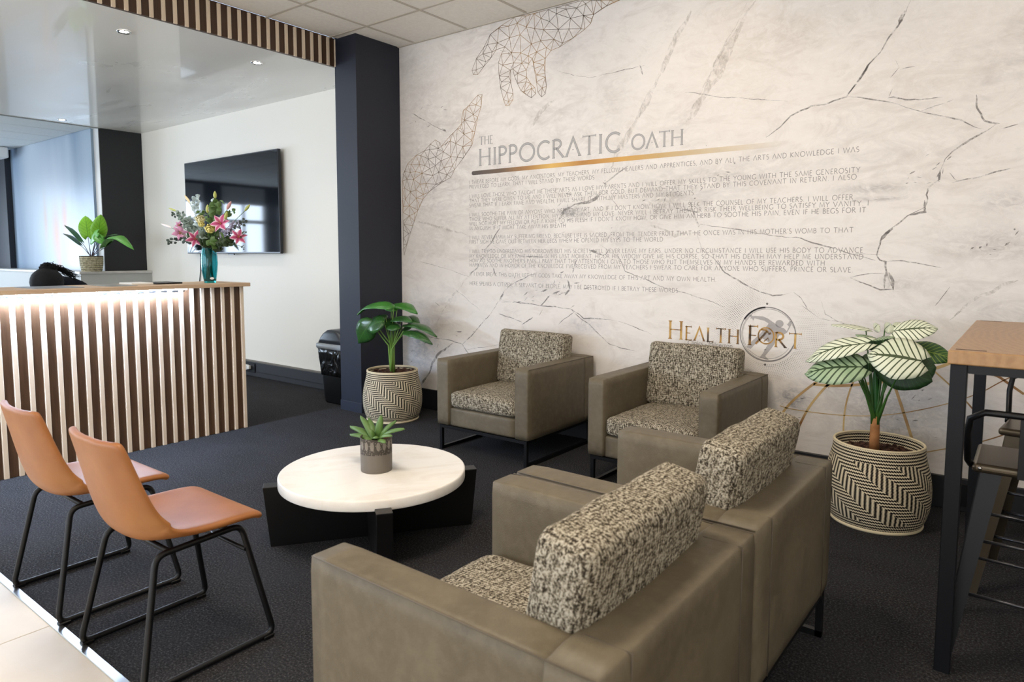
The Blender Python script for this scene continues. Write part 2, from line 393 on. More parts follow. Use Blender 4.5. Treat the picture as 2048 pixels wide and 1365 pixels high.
M['trunk'] = mottled('trunk', '8a5c34', 'b07b4a', 22, .8, .5, 40)

# ================================================================== structure
def struct(name, mb, m, **k): return tag(mb.build(name, m, **k), kind='structure')
# floors
floor = struct('floor', MB().box(XL, XR, YB, YM+.15, -.12, -.008), M['grout'])
carpet = struct('floor_carpet', MB().box(XL, XR, YT, YM, -.008, 0), M['carpet'])
mbt = MB().box(-.2935, .2935, -.2965, .2965, -.008, .001, .0015, 1); tile0 = None
gy0 = YT-.60
nt = 0
for i in range(-8, 4):
    for j in range(0, 5):
        x = -2.781 + i*.59 + .295; y = YT-.018-.2965 - j*.595
        if y-.3 < YB or x > XR-.3: continue
        if tile0 is None: tile0 = mbt.build('tile', M['porcelain'], floor); tile0.location = (x, y, 0)
        else: share('tile', tile0, floor, (x, y, 0))
struct('trim_1', MB().box(XL, XR, YT-.028, YT+.002, 0, .006, .002, 1), M['alu'])
# ceilings
ceil = struct('ceiling', MB().box(XB, XR, YB, YM+.1, ZC+.012, ZC+.1), M['tile_ceiling'])
P = .593; gx = [-3.12+k*P for k in range(-2, 9)]; gyl = [3.71-k*P for k in range(-1, 8)]
ct = None
for i in range(-3, 6):
    for j in range(-1, 6):
        x0, x1 = -3.12+(i)*P, -3.12+(i+1)*P; y1, y0 = 3.71-(j)*P, 3.71-(j+1)*P
        x0 = max(x0, XB+.03); y1 = min(y1, YM); 
        if x1-x0 < .05: continue
        if x0 > XB+.031 and y1 < YM:
            if ct is None: ct = MB().box(-P/2+.01, P/2-.01, -P/2+.01, P/2-.01, .002, .012, .003, 1).build('ceiling_tile', M['tile_ceiling'], ceil); ct.location = ((x0+x1)/2, (y0+y1)/2, ZC)
            else: share('ceiling_tile', ct, ceil, ((x0+x1)/2, (y0+y1)/2, ZC))
        else: MB().box(x0+.01, x1-.01, y0+.01, y1-.01, ZC+.002, ZC+.012, .003, 1).build('ceiling_tile', M['tile_ceiling'], ceil)
g = MB()
for k in range(-3, 10):
    x = -3.12+k*P
    if x > XB: g.box(x-.011, x+.011, YB, YM, ZC-.001, ZC+.003)
for k in range(-1, 13):
    y = 3.71-k*P
    if y < YM: g.box(XB, XR, y-.011, y+.011, ZC-.0005, ZC+.0035)
g.box(XB, XR, YM-.02, YM, ZC-.004, ZC+.002); g.build('ceiling_grid', M['tee'], ceil, kind='stuff')
low = struct('ceiling_lowered', MB().box(-9.4, XB-.03, YB, YM, ZL, ZL+.22), M['gloss'])
far = struct('ceiling_far', MB().box(XL, -9.4, YB, YM, ZL+.02, ZL+.1), M['tile_far'])
for i in range(0, 9):
    for j in range(-1, 5):
        x1 = -9.42-i*.6; x0 = x1-.6; y1 = 3.70-j*1.2; y0 = y1-1.2
        if y1 > YM: y1 = YM-.0
        if x0 < XL: continue
        MB().box(x0+.008, x1-.008, y0+.008, y1-.008, ZL+.004, ZL+.02, .003, 1).build('ceiling_tile', M['tile_far'], far)
struct('trim_2', MB().box(-9.43, -9.395, YB, 3.75, ZL-.008, ZL+.02), mat('shadow_trim', '8b9090', .5))
# walls
wall = struct('wall_back', MB().box(-4.6, XR, YM, YM+.12, 0, ZC+.05), M['marble'])
struct('wall_cream', MB().box(-9.6, -4.6, YM, YM+.12, 0, ZC), M['cream'])
bw = mat('blue_wall_print', 'aebfce', .35, spec=.5); t = NT(bw)
geo_ = t.n('ShaderNodeNewGeometry'); sp_ = t.n('ShaderNodeSeparateXYZ'); t.l(geo_.outputs['Position'], sp_.inputs[0])
cb = t.mix(t.ramp(t.noise(.8, t.obj((1.2, 1, .35)), 3, .5, .5), ((.4, 0.), (.62, 1.))), lin('647c97'), lin('93a6b6'))
def blob(px, py, rx, rz):
    p = at(px, py, y=3.69)
    dx = t.math('DIVIDE', t.math('SUBTRACT', sp_.outputs[0], p.x), rx); dz = t.math('DIVIDE', t.math('SUBTRACT', sp_.outputs[2], p.z), rz)
    return t.math('POWER', 2.718, t.math('MULTIPLY', t.math('ADD', t.math('MULTIPLY', dx, dx), t.math('MULTIPLY', dz, dz)), -1.))
for px, py, rx, rz, cc, st in ((95, 400, 1.0, .9, 'c3ccd3', .8), (60, 330, .5, .8, 'b4c0ca', .6), (150, 530, .35, .5, 'cfd2d6', .7), (112, 470, .15, .34, 'c98a58', .85), (128, 440, .10, .24, 'c8814c', .8), (90, 445, .08, .3, 'c79a74', .6), (118, 520, .08, .2, 'c98a58', .6)):
    cb = t.mix(t.math('MULTIPLY', blob(px, py, rx, rz), st), cb, lin(cc))
t.color(cb)
blue = struct('wall_blue', MB().box(-12.5, -9.557, 3.70, YM+.12, 0, ZL+.02), bw)
struct('wall_pier', MB().box(-9.557, -9.41, 3.73, YM, 0, ZL+.004), M['greywall'])
struct('wall_pier_side', MB().box(-9.412, -9.40, 3.735, YM, 0, ZL+.002), mat('pier_side_dark', '1d1e22', .55))  # thin sheet that makes the pier's right side darker than its front
struct('wall_left_pier', MB().box(XL, -12.5, 3.62, YM+.12, 0, ZL+.02), mat('charcoal_paint', '1f222a', .5))
struct('wall_right', MB().box(XR, XR+.12, YB, YM+.12, 0, ZC+.1), M['cream'])
struct('column', MB().box(XB, -4.508, 3.765, YM, 0, ZC+.01), M['navy'])
MB().box(XB-.006, -4.502, 3.759, YM, 0, .085, .002, 1).build('baseboard', mat('navy_skirting', '262b38', .4), bpy.data.objects['column'])
# half-height wall behind the reception with a pale cap
hw = struct('wall_half', MB().box(-13.2, -9.27, 3.40, YM, 0, 1.115), mat('half_wall_paint', 'b9bab5', .6))
MB().box(-13.2, -9.25, 3.38, YM-.001, 1.115, 1.146, .003, 1).build('cap', mottled('marble_cap', 'dcdad4', 'b9b5ae', 4, .35, detail=6), hw)
# skirtings
struct('baseboard_back', MB().box(-4.51, XR, YM-.018, YM, 0, .178, .004, 1), M['skirt'])
bb = struct('baseboard_cream', MB().box(-9.2, XB+.0, YM-.05, YM, 0, .165, .004, 1), mat('trunking', '1c1c20', .45))
MB().box(-9.2, XB, YM-.054, YM-.05, .055, .062).build('seam', M['black'], bb); MB().box(-9.2, XB, YM-.056, YM, .160, .172, .002, 1).build('lip', mat('trunking_lip', '5a5650', .5), bb)
# walls behind the camera: piers and windows
WIN = ((-3.3, -1.42), (-1.0, .1), (.5, 2.3))
mbw = MB().box(XL-.15, XL, YB, YM+.12, 0, .25).box(XL-.15, XL, YB, YM+.12, 2.9, ZC)
for a, b in ((YB, -3.3), (-1.42, -1.0), (.1, .5), (2.3, YM+.12)): mbw.box(XL-.15, XL, a, b, .25, 2.9)
wl = struct('wall_left', mbw, M['navy'])
blm = mat('roller_blind', 'b4bac2', .8); 
for n, (y0, y1) in enumerate(WIN, 1):
    w = struct('window_%d' % n, MB().box(XL-.09, XL-.03, y0, y0+.06, .25, 2.9).box(XL-.09, XL-.03, y1-.06, y1, .25, 2.9).box(XL-.09, XL-.03, y0, y1, .25, .33).box(XL-.09, XL-.03, y0, y1, 2.82, 2.9), M['white'])
    MB().box(XL-.08, XL-.04, (y0+y1)/2-.035, (y0+y1)/2+.035, .3, 2.85).build('mullion', M['white'], w)
    MB().box(XL-.08, XL-.04, y0, y1, 2.08, 2.16).build('mullion', M['white'], w)
    MB().box(XL-.02, XL-.012, y0+.02, y1-.02, 2.5, 2.9).build('blind', blm, w)
wb = struct('wall_front', MB().box(XL, -11.5, YB-.15, YB, 0, ZC+.1).box(-2.4, -1.7, YB-.15, YB, 0, ZC+.1).box(1.9, XR, YB-.15, YB, 0, ZC+.1).box(-1.7, 1.9, YB-.15, YB, 2.5, ZC+.1).box(-11.5, -2.4, YB-.15, YB, 2.7, ZC+.1).box(-11.5, -2.4, YB-.15, YB, 0, .1).box(-7.2, -6.7, YB-.15, YB, .1, 2.7), M['cream'])
# bulkhead with battens
bk = struct('bulkhead', MB().box(XB-.03, XB, YB, 3.775, ZL-.001, ZC+.01), wood('walnut_bulkhead', '3f2a1b', '4f3726', (8, 8, .7)))
# soffit edge that closes the underside
bat = MB().box(XB, XB+.014, -.0125, .0125, ZL-.004, ZC, .0015, 1).build('batten', M['oak'], bk); bat.location = (0, 3.772, 0)
for k in range(1, 48): share('batten', bat, bk, (0, 3.772-k*.0797, 0))

# ================================================================== mural on the marble wall
YS = YM-.0008
def arc(cx, cy, rx, ry, a0, a1, n=10):
    return [(cx+rx*math.cos(math.radians(a0+(a1-a0)*i/n)), cy+ry*math.sin(math.radians(a0+(a1-a0)*i/n))) for i in range(n+1)]
GL = {
 'A': (.80, [[(.04, 0), (.40, 1), (.76, 0)]], 'dot'), 'B': (.56, [[(.08, 0), (.08, 1)], [(.08, 1)]+arc(.22, .77, .22, .23, 90, -90)+[(.08, .54)], [(.22, .54)]+arc(.24, .27, .27, .27, 90, -90)+[(.08, 0)]]),
 'C': (.78, [arc(.46, .5, .40, .5, 48, 312, 16)]), 'D': (.80, [[(.08, 0), (.08, 1)], [(.08, 1), (.26, 1)]+arc(.26, .5, .46, .5, 90, -90, 12)+[(.08, 0)]]),
 'E': (.50, [[(.08, 0), (.08, 1)], [(.08, 1), (.44, 1)], [(.08, .52), (.38, .52)], [(.08, 0), (.46, 0)]]), 'F': (.48, [[(.08, 0), (.08, 1)], [(.08, 1), (.44, 1)], [(.08, .52), (.38, .52)]]),
 'G': (.82, [arc(.46, .5, .40, .5, 48, 318, 16)+[(.74, .42)]]), 'H': (.80, [[(.10, 0), (.10, 1)], [(.70, 0), (.70, 1)], [(.10, .52), (.70, .52)]]), 'I': (.26, [[(.13, 0), (.13, 1)]]),
 'J': (.34, [[(.2, 1), (.2, -.05), (.02, -.2)]]), 'K': (.66, [[(.08, 0), (.08, 1)], [(.56, 1), (.10, .5), (.62, 0)]]), 'L': (.50, [[(.08, 0), (.08, 1)], [(.08, 0), (.46, 0)]]),
 'M': (.94, [[(.06, 0), (.16, 1), (.47, .1), (.78, 1), (.88, 0)]]), 'N': (.84, [[(.10, 0), (.10, 1), (.72, 0), (.72, 1)]]), 'O': (.94, [arc(.47, .5, .42, .5, 0, 360, 22)]),
 'P': (.54, [[(.08, 0), (.08, 1)], [(.08, 1)]+arc(.24, .76, .24, .24, 90, -90)+[(.08, .52)]]), 'Q': (.94, [arc(.47, .5, .42, .5, 0, 360, 22), [(.5, .1), (.95, -.2)]]),
 'R': (.64, [[(.08, 0), (.08, 1)], [(.08, 1)]+arc(.24, .76, .24, .24, 90, -90)+[(.08, .52)], [(.24, .52), (.62, 0)]]), 'S': (.50, [arc(.25, .75, .19, .25, 45, 270, 9)+arc(.25, .25, .21, .25, 90, -135, 9)]),
 'T': (.70, [[(.35, 0), (.35, 1)], [(.02, 1), (.68, 1)]]), 'U': (.76, [[(.10, 1), (.10, .3)]+arc(.38, .3, .28, .3, 180, 360)+[(.66, 1)]]), 'V': (.76, [[(.02, 1), (.38, 0), (.74, 1)]]),
 'W': (1.1, [[(.02, 1), (.30, 0), (.55, .95), (.80, 0), (1.08, 1)]]), 'X': (.7, [[(.05, 0), (.65, 1)], [(.05, 1), (.65, 0)]]), 'Y': (.68, [[(.02, 1), (.34, .5), (.66, 1)], [(.34, .5), (.34, 0)]]),
 'Z': (.66, [[(.05, 1), (.6, 1), (.05, 0), (.62, 0)]]), ' ': (.36, []), ',': (.18, [[(.10, .04), (.06, -.14)]]), '.': (.2, [[(.08, .05), (.14, .05)]]), "'": (.18, [[(.1, 1), (.07, .8)]]), '-': (.4, [[(.08, .45), (.32, .45)]])}
def ribbon(mb, pts, w, y=YS, wfun=None):
    """flat band of width w along a polyline of (x,z) wall points"""
    P_ = [Vector(p) for p in pts]; n = len(P_); L, R = [], []
    closed = (P_[0]-P_[-1]).length < 1e-6 and n > 3
    for i, p in enumerate(P_):
        a = P_[i-1] if i else (P_[-2] if closed else P_[0]); b = P_[i+1] if i < n-1 else (P_[1] if closed else P_[-1])
        t_ = (b-a); t_ = t_.normalized() if t_.length > 1e-9 else Vector((1, 0))
        nn = Vector((-t_.y, t_.x)); c = 1
        if 0 < i < n-1:
            d1 = (p-P_[i-1]).normalized(); c = max(.45, abs(nn.dot(Vector((-d1.y, d1.x)))))
        ww = (wfun(i/(n-1)) if wfun else 1)*w/2/c
        L.append(mb.bm.verts.new((p.x+nn.x*ww, y, p.y+nn.y*ww))); R.append(mb.bm.verts.new((p.x-nn.x*ww, y, p.y-nn.y*ww)))
    for i in range(n-1): mb.bm.faces.new((L[i], L[i+1], R[i+1], R[i]))
def text(mb, s, x0, x1, z, cap, wt, serif=0, smallcaps=False, y=YS, track=.12):
    tot = 0; sizes = []
    words = s
    for i, ch in enumerate(s):
        k = 1.0
        if smallcaps and not (i == 0 or s[i-1] == ' '): k = .78
        w = GL[ch][0]*k + track; sizes.append((k, w)); tot += w
    tot -= track
    sx = (x1-x0)/(tot*cap); x = x0
    for ch, (k, w) in zip(s, sizes):
        gd = GL[ch]
        for st in gd[1]:
            pts = [(x+px*k*cap*sx, z+pz*k*cap) for px, pz in st]
            hz = len(st) == 2 and abs(st[0][0]-st[1][0]) > abs(st[0][1]-st[1][1])*2
            ribbon(mb, pts, wt*cap*(.45 if (hz and serif) else 1), y)
            if serif:
                for e, nb in ((0, 1), (-1, -2)):
                    pz = st[e][1]; dx = abs(st[e][0]-st[nb][0]); dz = abs(st[e][1]-st[nb][1])
                    if pz in (0, 1) and dz > dx*1.2 and len(st) < 8: ribbon(mb, [(pts[e][0]-serif*cap*k, pts[e][1]), (pts[e][0]+serif*cap*k, pts[e][1])], .045*cap, y)
                    elif pz in (0, 1) and dz == 0 and abs(st[e][0]-st[nb][0]) > .2: ribbon(mb, [(pts[e][0], pts[e][1]-serif*cap*.7*k), (pts[e][0], pts[e][1]+serif*.7*cap*k)], .045*cap, y)
        if len(gd) > 2 and serif: ribbon(mb, [(x+.37*k*cap*sx, z+.36*k*cap), (x+.43*k*cap*sx, z+.36*k*cap)], .06*cap, y)
        x += w*cap*sx
LINES = [
 ("I SWEAR BEFORE MY GODS, MY ANCESTORS, MY TEACHERS, MY FELLOW HEALERS AND APPRENTICES, AND BY ALL THE ARTS AND KNOWLEDGE I WAS", -.815, 1.932),
 ("PRIVILEGED TO LEARN, THAT I WILL STAND BY THESE WORDS", -2.524, 1.893),
 ("I WILL LOVE THOSE WHO TAUGHT ME THESE ARTS AS I LOVE MY PARENTS AND I WILL OFFER MY SKILLS TO THE YOUNG WITH THE SAME GENEROSITY", -.806, 1.819),
 ("THAT THEY WERE GIVEN TO ME AND I WILL NEVER ASK THEM FOR GOLD, BUT DEMAND THAT THEY STAND BY THIS COVENANT IN RETURN. I ALSO", -.822, 1.781),
 ("SWEAR THAT IF I EARN FAME AND WEALTH, I WILL SHARE IT WITH MY MASTERS AND MY STUDENTS.", -1.769, 1.743),
 ("I WILL SOOTHE THE PAIN OF ANYONE WHO NEEDS MY ART, AND IF I DON'T KNOW HOW, I WILL SEEK THE COUNSEL OF MY TEACHERS. I WILL OFFER", -.836, 1.669),
 ("THOSE WHO SUFFER ALL MY ATTENTION, MY SCIENCE AND MY LOVE. NEVER WILL I BETRAY THEM OR RISK THEIR WELLBEING TO SATISFY MY VANITY. I", -.754, 1.632),
 ("WILL NOT HURT MY FELLOW OR PUT A KNIFE TO HIS FLESH IF I DON'T KNOW HOW, OR GIVE HIM AN HERB TO SOOTHE HIS PAIN, EVEN IF HE BEGS FOR IT", -.767, 1.595),
 ("IN ANGUISH, IF IT MIGHT TAKE AWAY HIS BREATH", -2.762, 1.558),
 ("I WILL NEVER HARM MY SUFFERING FRIEND, BECAUSE LIFE IS SACRED. FROM THE TENDER FRUIT THAT HE ONCE WAS IN HIS MOTHER'S WOMB TO THAT", -.827, 1.484),
 ("FIRST SIGH HE GAVE OUT BETWEEN HER LEGS WHEN HE OPENED HIS EYES TO THE WORLD", -1.986, 1.447),
 ("I WILL TRY TO UNDERSTAND HIS SORROWS BUT HIS SECRETS WILL NEVER LEAVE MY EARS. UNDER NO CIRCUMSTANCE I WILL USE HIS BODY TO ADVANCE", -.773, 1.370),
 ("MY KNOWLEDGE OR MY FAME, UNLESS IN HIS LAST MOMENT, HE OR HIS WIDOW GIVE ME HIS CORPSE, SO THAT HIS DEATH MAY HELP ME UNDERSTAND", -.769, 1.333),
 ("HOW TO SOOTHE ANOTHER'S PAIN. I PRAY THAT THE ATTENTION I GIVE TO THOSE WHO PUT THEMSELVES IN MY HANDS BE REWARDED WITH", -.970, 1.295),
 ("HAPPINESS AND IN HONOR OF THE KNOWLEDGE I'VE RECEIVED FROM MY TEACHERS I SWEAR TO CARE FOR ANYONE WHO SUFFERS, PRINCE OR SLAVE.", -.820, 1.258),
 ("IF I EVER BREAK THIS OATH, LET MY GODS TAKE AWAY MY KNOWLEDGE OF THIS ART AND MY OWN HEALTH.", -1.614, 1.185),
 ("HERE SPEAKS A CITIZEN, A SERVANT OF PEOPLE, MAY I BE DESTROYED IF I BETRAY THESE WORDS", -1.872, 1.107)]
for s, xr, z in LINES:
    mb = MB(); text(mb, s, -3.702, xr, z, .0285, .115, track=.14); mb.build('oath_line', M['text'], wall, kind='stuff')
def pw(px, py): p = at(px, py, y=YM); return (p.x, p.z)
for s, x0, x1, z, cap, sc, trk in (("THE", -3.592, -3.455, 2.236, .062, .09, .12), ("HIPPOCRATIC", -3.60, -2.315, 2.071, .130, .10, .10), ("OATH", -2.235, -1.858, 2.072, .098, .10, .06)):
    mb = MB(); text(mb, s, x0, x1, z, cap, .135, serif=sc, y=YS, track=trk); mb.build('title_outline', M['title_edge'], wall, kind='stuff')
    mb = MB(); text(mb, s, x0, x1, z, cap, .075, serif=0, y=YS-.0004, track=trk); mb.build('title_lettering', mat('title_fill', 'b1aeac', .5), wall, kind='stuff')
mb = MB(); bz0, bz1 = 2.0005, 2.033
mb.quad([(-3.66, YS, bz0), (-1.19, YS, bz0), (-1.19, YS, bz1), (-3.66, YS, bz1)], [(0, 0), (1, 0), (1, 1), (0, 1)])
cap_pts = [(x, YS, z) for x, z in arc(-3.66, (bz0+bz1)/2, .016, .01625, 90, 270, 8)]; mb.bm.faces.new([mb.bm.verts.new(p) for p in cap_pts])
mb.build('gold_bar', M['goldbar'], wall)
# brand line
mb = MB(); LX0, LX1, LZ = -1.935, -1.085, .797
def letters(s, x0, x1, z, cap, kcap=1.0): text(mb, s, x0, x1, z, cap, .13, serif=.11, y=YS-.0006, track=.16)
def px_x(px): return pw(px, 660)[0]
letters('H', px_x(1337), px_x(1366), LZ, .118); letters('EALTH', px_x(1371), px_x(1479), LZ, .088)
letters('F', px_x(1497), px_x(1517), LZ, .118); letters('RT', px_x(1550), px_x(1604), LZ, .088)
mb.build('brand_lettering', M['gold'], wall, kind='stuff')
oc = pw(1532, 672); mb = MB()
ribbon(mb, arc(oc[0], oc[1], .047, .050, 0, 360, 32), .008, YS-.0008)
ribbon(mb, [(oc[0]-.062, oc[1]-.055), (oc[0]-.012, oc[1]+.005), (oc[0]+.004, oc[1]+.03)], .012, YS-.0008)
ribbon(mb, [(oc[0]-.03, oc[1]+.036), (oc[0]+.0, oc[1]+.036), (oc[0]+.014, oc[1]+.02)], .010, YS-.0008)
ribbon(mb, [(oc[0]+.014, oc[1]+.012), (oc[0]+.03, oc[1]+.018)], .012, YS-.0008)
ribbon(mb, [(oc[0]-.012, oc[1]-.036), (oc[0]+.014, oc[1]-.012), (oc[0]+.018, oc[1]-.028)], .006, YS-.0008)
mb.build('brand_emblem', M['gold'], wall, kind='stuff')
cu = bpy.data.curves.new('brand_subtitle', 'FONT'); cu.body = 'Clinics - Milnerton'; cu.size = .040; cu.align_x = 'LEFT'
to = bpy.data.objects.new('tmp', cu); COL.objects.link(to); bpy.context.view_layer.update()
me = bpy.data.meshes.new_from_object(to.evaluated_get(bpy.context.evaluated_depsgraph_get())); bpy.data.objects.remove(to)
so = bpy.data.objects.new('brand_subtitle', me); COL.objects.link(so); me.materials.append(M['text']); so.parent = wall; so['kind'] = 'stuff'
p = pw(1375, 689); so.location = (p[0], YS-.0003, p[1]); so.rotation_euler = (PI/2, 0, 0)
# emblem: rings, halftone and the discus thrower
EC = ((pw(1480.7, 669)[0]+pw(1591, 669)[0])/2, .870); ER = .167
mb = MB(); ribbon(mb, arc(EC[0], EC[1], ER, ER, 0, 360, 72), .006); ribbon(mb, arc(EC[0]+.003, EC[1]-.003, ER*.955, ER*.955, 20, 340, 72), .0025); ribbon(mb, arc(EC[0], EC[1], ER*.90, ER*.90, 130, 330, 48), .002)
ribbon(mb, arc(EC[0]-.002, EC[1]+.004, ER*.97, ER*.97, 95, 150, 24), .012); mb.build('emblem_ring', M['ring'], wall, kind='stuff')
mb = MB()
for k in range(24):
    R_ = ER*(1.13+k*.058); n = int(2*PI*R_/.0115)
    for i in range(n):
        a = 2*PI*i/n; ad = math.degrees(a) % 360
        if k <= 1 and 60 < ad < 85: continue
        d1 = abs((ad-148+180) % 360-180); d2 = abs((ad-300+180) % 360-180); d3 = abs((ad-0+180) % 360-180)
        e1 = (1-d1/62)*(1.1-abs(k-5)/17) if d1 < 62 else 0; e2 = (1-d2/75)*(1.0-k/13) if d2 < 75 else 0; e3 = (1-d3/50)*.55*(1-abs(k-7)/12) if d3 < 50 else 0
        s_ = max(e1, e2, e3)
        if s_ <= .1: continue
        mb.disc((EC[0]+R_*math.cos(a), YS, EC[1]+R_*math.sin(a)), .0008+.0024*min(1, s_), 5, 'y')
for a in (92, 268): mb.disc((EC[0]+ER*1.13*math.cos(math.radians(a)), YS, EC[1]+ER*1.13*math.sin(math.radians(a))), .007, 14, 'y')
mb.build('halftone_dots', M['dots'], wall, kind='stuff')
mb = MB()
def zp(X, Y): return pw(1400+X/6.825, 560+Y/6.825)
def poly(pts):
    P_ = [zp(*q) for q in pts]
    tri = delaunay_2d_cdt([Vector(q) for q in P_], [], [list(range(len(P_)))], 1, 1e-6)
    vs = [mb.bm.verts.new((v.x, YS-.0002, v.y)) for v in tri[0]]
    for f in tri[2]:
        try: mb.bm.faces.new([vs[i] for i in f])
        except ValueError: pass
poly([(665, 490), (690, 478), (715, 495), (760, 492), (860, 500), (930, 530), (1000, 580), (1030, 600), (1080, 640), (1150, 665), (1185, 700), (1215, 640), (1180, 600), (1200, 600), (1225, 560), (1250, 570), (1245, 620), (1190, 720), (1150, 745), (1080, 760), (1020, 870), (980, 930), (930, 990), (890, 1040), (945, 1100), (900, 1090), (815, 1060), (860, 1000), (905, 920), (945, 860), (900, 830), (850, 800), (760, 870), (690, 945), (640, 915), (655, 885), (740, 810), (820, 740), (870, 680), (930, 610), (935, 595), (880, 560), (800, 540), (745, 525), (725, 560), (715, 530), (680, 525), (700, 510)])
poly([(1085+57*math.cos(a*PI/8), 600+52*math.sin(a*PI/8)) for a in range(16)])
mb.build('emblem_figure', M['figure'], wall, kind='stuff')
# marble veins
def vein(mb, pts, w, jit=.006, var=.6):
    P_ = [Vector(pw(*q)) for q in pts]; out = []
    for a, b in zip(P_, P_[1:]):
        n = max(2, int((b-a).length/.018))
        for i in range(n): out.append(a.lerp(b, i/n))
    out.append(P_[-1]); res = []
    for p in out:
        nz = noise.noise_vector(Vector((p.x*14, p.y*14, 1.7))); n2 = noise.noise_vector(Vector((p.x*45, p.y*45, 5)))
        res.append((p.x+nz.x*jit+n2.x*jit*.5, p.y+nz.y*jit+n2.y*jit*.5))
    N = len(res); sd = random.random()*50
    ribbon(mb, res, w, YM-.0005, lambda s: max(.15, (1+var*2.2*noise.noise(Vector((s*N*.11, sd, 0)))))*min(1, .2+6*min(s, 1-s)))
V = [([(1822,0),(1808,30),(1790,60),(1770,88),(1755,110),(1738,128),(1727,148),(1712,168),(1692,192),(1675,200),(1650,207),(1622,213),(1600,222),(1582,232),(1560,255),(1532,275)], .009),
 ([(1810,20),(1796,50)], .02), ([(1740,124),(1728,146),(1712,168),(1694,190)], .018),
 ([(1692,192),(1720,195),(1745,200),(1770,204),(1800,210),(1840,222),(1890,232),(1920,240),(1950,255),(1968,260)], .007),
 ([(1953,190),(1955,215),(1965,235),(1970,243),(1990,247),(2000,246)], .010),
 ([(1990,250),(1975,262),(1950,275),(1925,290),(1905,303),(1890,318),(1882,340),(1878,360),(1868,366),(1855,375),(1852,390),(1855,400),(1850,415),(1830,425),(1815,432),(1800,445),(1780,462),(1765,473),(1760,490),(1752,510),(1758,520),(1770,524),(1772,540),(1778,560),(1786,578)], .011),
 ([(1848,402),(1850,424),(1820,431)], .012), ([(1800,445),(1772,468),(1764,480)], .014), ([(1778,545),(1786,562),(1785,580)], .018), ([(1772,545),(1768,578)], .012), ([(1880,340),(1876,362)], .012),
 ([(1770,524),(1800,521),(1840,527),(1870,533),(1885,535)], .006),
 ([(1396,455),(1402,449),(1430,453),(1460,457),(1500,464),(1540,471),(1570,474),(1598,475),(1625,487),(1660,495),(1690,505),(1720,513),(1750,520)], .008), ([(1700,508),(1760,509)], .005),
 ([(1395,470),(1405,500),(1425,515),(1450,545),(1475,560),(1500,575),(1520,584),(1545,592),(1560,590),(1585,585)], .010), ([(1585,585),(1602,597),(1614,618)], .005), ([(1378,400),(1390,430),(1397,455)], .012),
 ([(1075,545),(1040,560),(1018,573),(1007,585),(998,602),(983,626),(964,647),(951,663),(938,676),(925,689)], .010), ([(1008,584),(999,604)], .02),
 ([(925,689),(935,705),(945,715)], .01), ([(925,689),(900,680),(870,677),(850,672)], .006), ([(905,687),(890,700),(875,710),(865,725),(860,745),(845,765),(838,778)], .020), ([(910,665),(925,664)], .012),
 ([(996,604),(1030,605),(1070,610),(1100,613),(1140,618),(1160,630),(1168,637),(1205,638),(1240,643),(1270,655),(1300,668),(1320,680)], .007),
 ([(1140,618),(1160,636),(1180,650),(1195,665),(1205,675),(1220,690),(1240,696),(1270,702)], .006), ([(1148,625),(1130,638),(1118,650)], .007), ([(997,628),(1020,635),(1045,645)], .007),
 ([(1085,620),(1078,632)], .01), ([(1065,635),(1045,650)], .012), ([(1100,592),(1090,603),(1080,612)], .018), ([(1120,582),(1105,590)], .012),
 ([(822,226),(845,238),(868,252),(880,258),(896,267)], .009), ([(884,258),(893,264)], .022),
 ([(1250,335),(1228,352),(1212,365),(1205,380),(1190,395)], .012), ([(1205,385),(1190,398),(1180,403),(1150,408),(1130,420),(1115,443)], .026), ([(1205,365),(1215,368)], .012),
 ([(1200,490),(1222,505),(1240,520),(1250,543),(1275,552),(1300,562),(1330,577),(1345,580),(1380,590),(1420,603),(1450,615)], .006), ([(1180,500),(1210,512)], .02),
 ([(940,549),(955,535),(962,520),(975,505),(985,495)], .009), ([(985,490),(1000,500),(1020,505),(1040,512),(1100,516)], .007), ([(970,500),(982,486),(1000,455)], .01),
 ([(2048,243),(2020,252),(2000,258)], .005), ([(1905,365),(1915,363),(1950,356),(1990,345),(2022,337)], .006), ([(1915,362),(1900,345)], .004),
 ([(1699,555),(1720,550),(1770,546)], .004), ([(1699,555),(1720,565),(1760,580),(1785,578)], .007),
 ([(1370,185),(1410,188),(1440,195),(1480,195),(1510,198),(1575,203)], .004), ([(1113,140),(1130,147),(1180,155),(1230,145),(1290,130)], .004), ([(1280,130),(1285,150)], .008),
 ([(1640,600),(1651,629),(1680,645),(1700,652)], .004), ([(1775,197),(1785,195),(1810,198),(1840,200),(1885,194)], .006), ([(1777,195),(1785,178)], .004), ([(1800,140),(1830,133)], .004),
 ([(1135,560),(1140,580),(1130,590)], .02), ([(1156,515),(1150,530),(1145,545)], .008), ([(985,535),(990,550)], .008), ([(1400,425),(1375,420),(1350,415)], .01), ([(870,605),(878,612),(885,618)], .006),
 ([(1220,395),(1240,420)], .005), ([(1600,610),(1640,638),(1690,645)], .003), ([(1870,612),(1890,590),(1900,575)], .006), ([(1905,200),(1840,222)], .003), ([(930,700),(1000,690),(1060,702)], .003),
 ([(812,545),(830,520),(900,540),(940,555)], .003), ([(905,575),(935,600),(960,620)], .004), ([(1790,120),(1800,135),(1780,155)], .004)]
mb = MB()
for pts, w in V: vein(mb, pts, w*.72)
rs = random.Random(3)
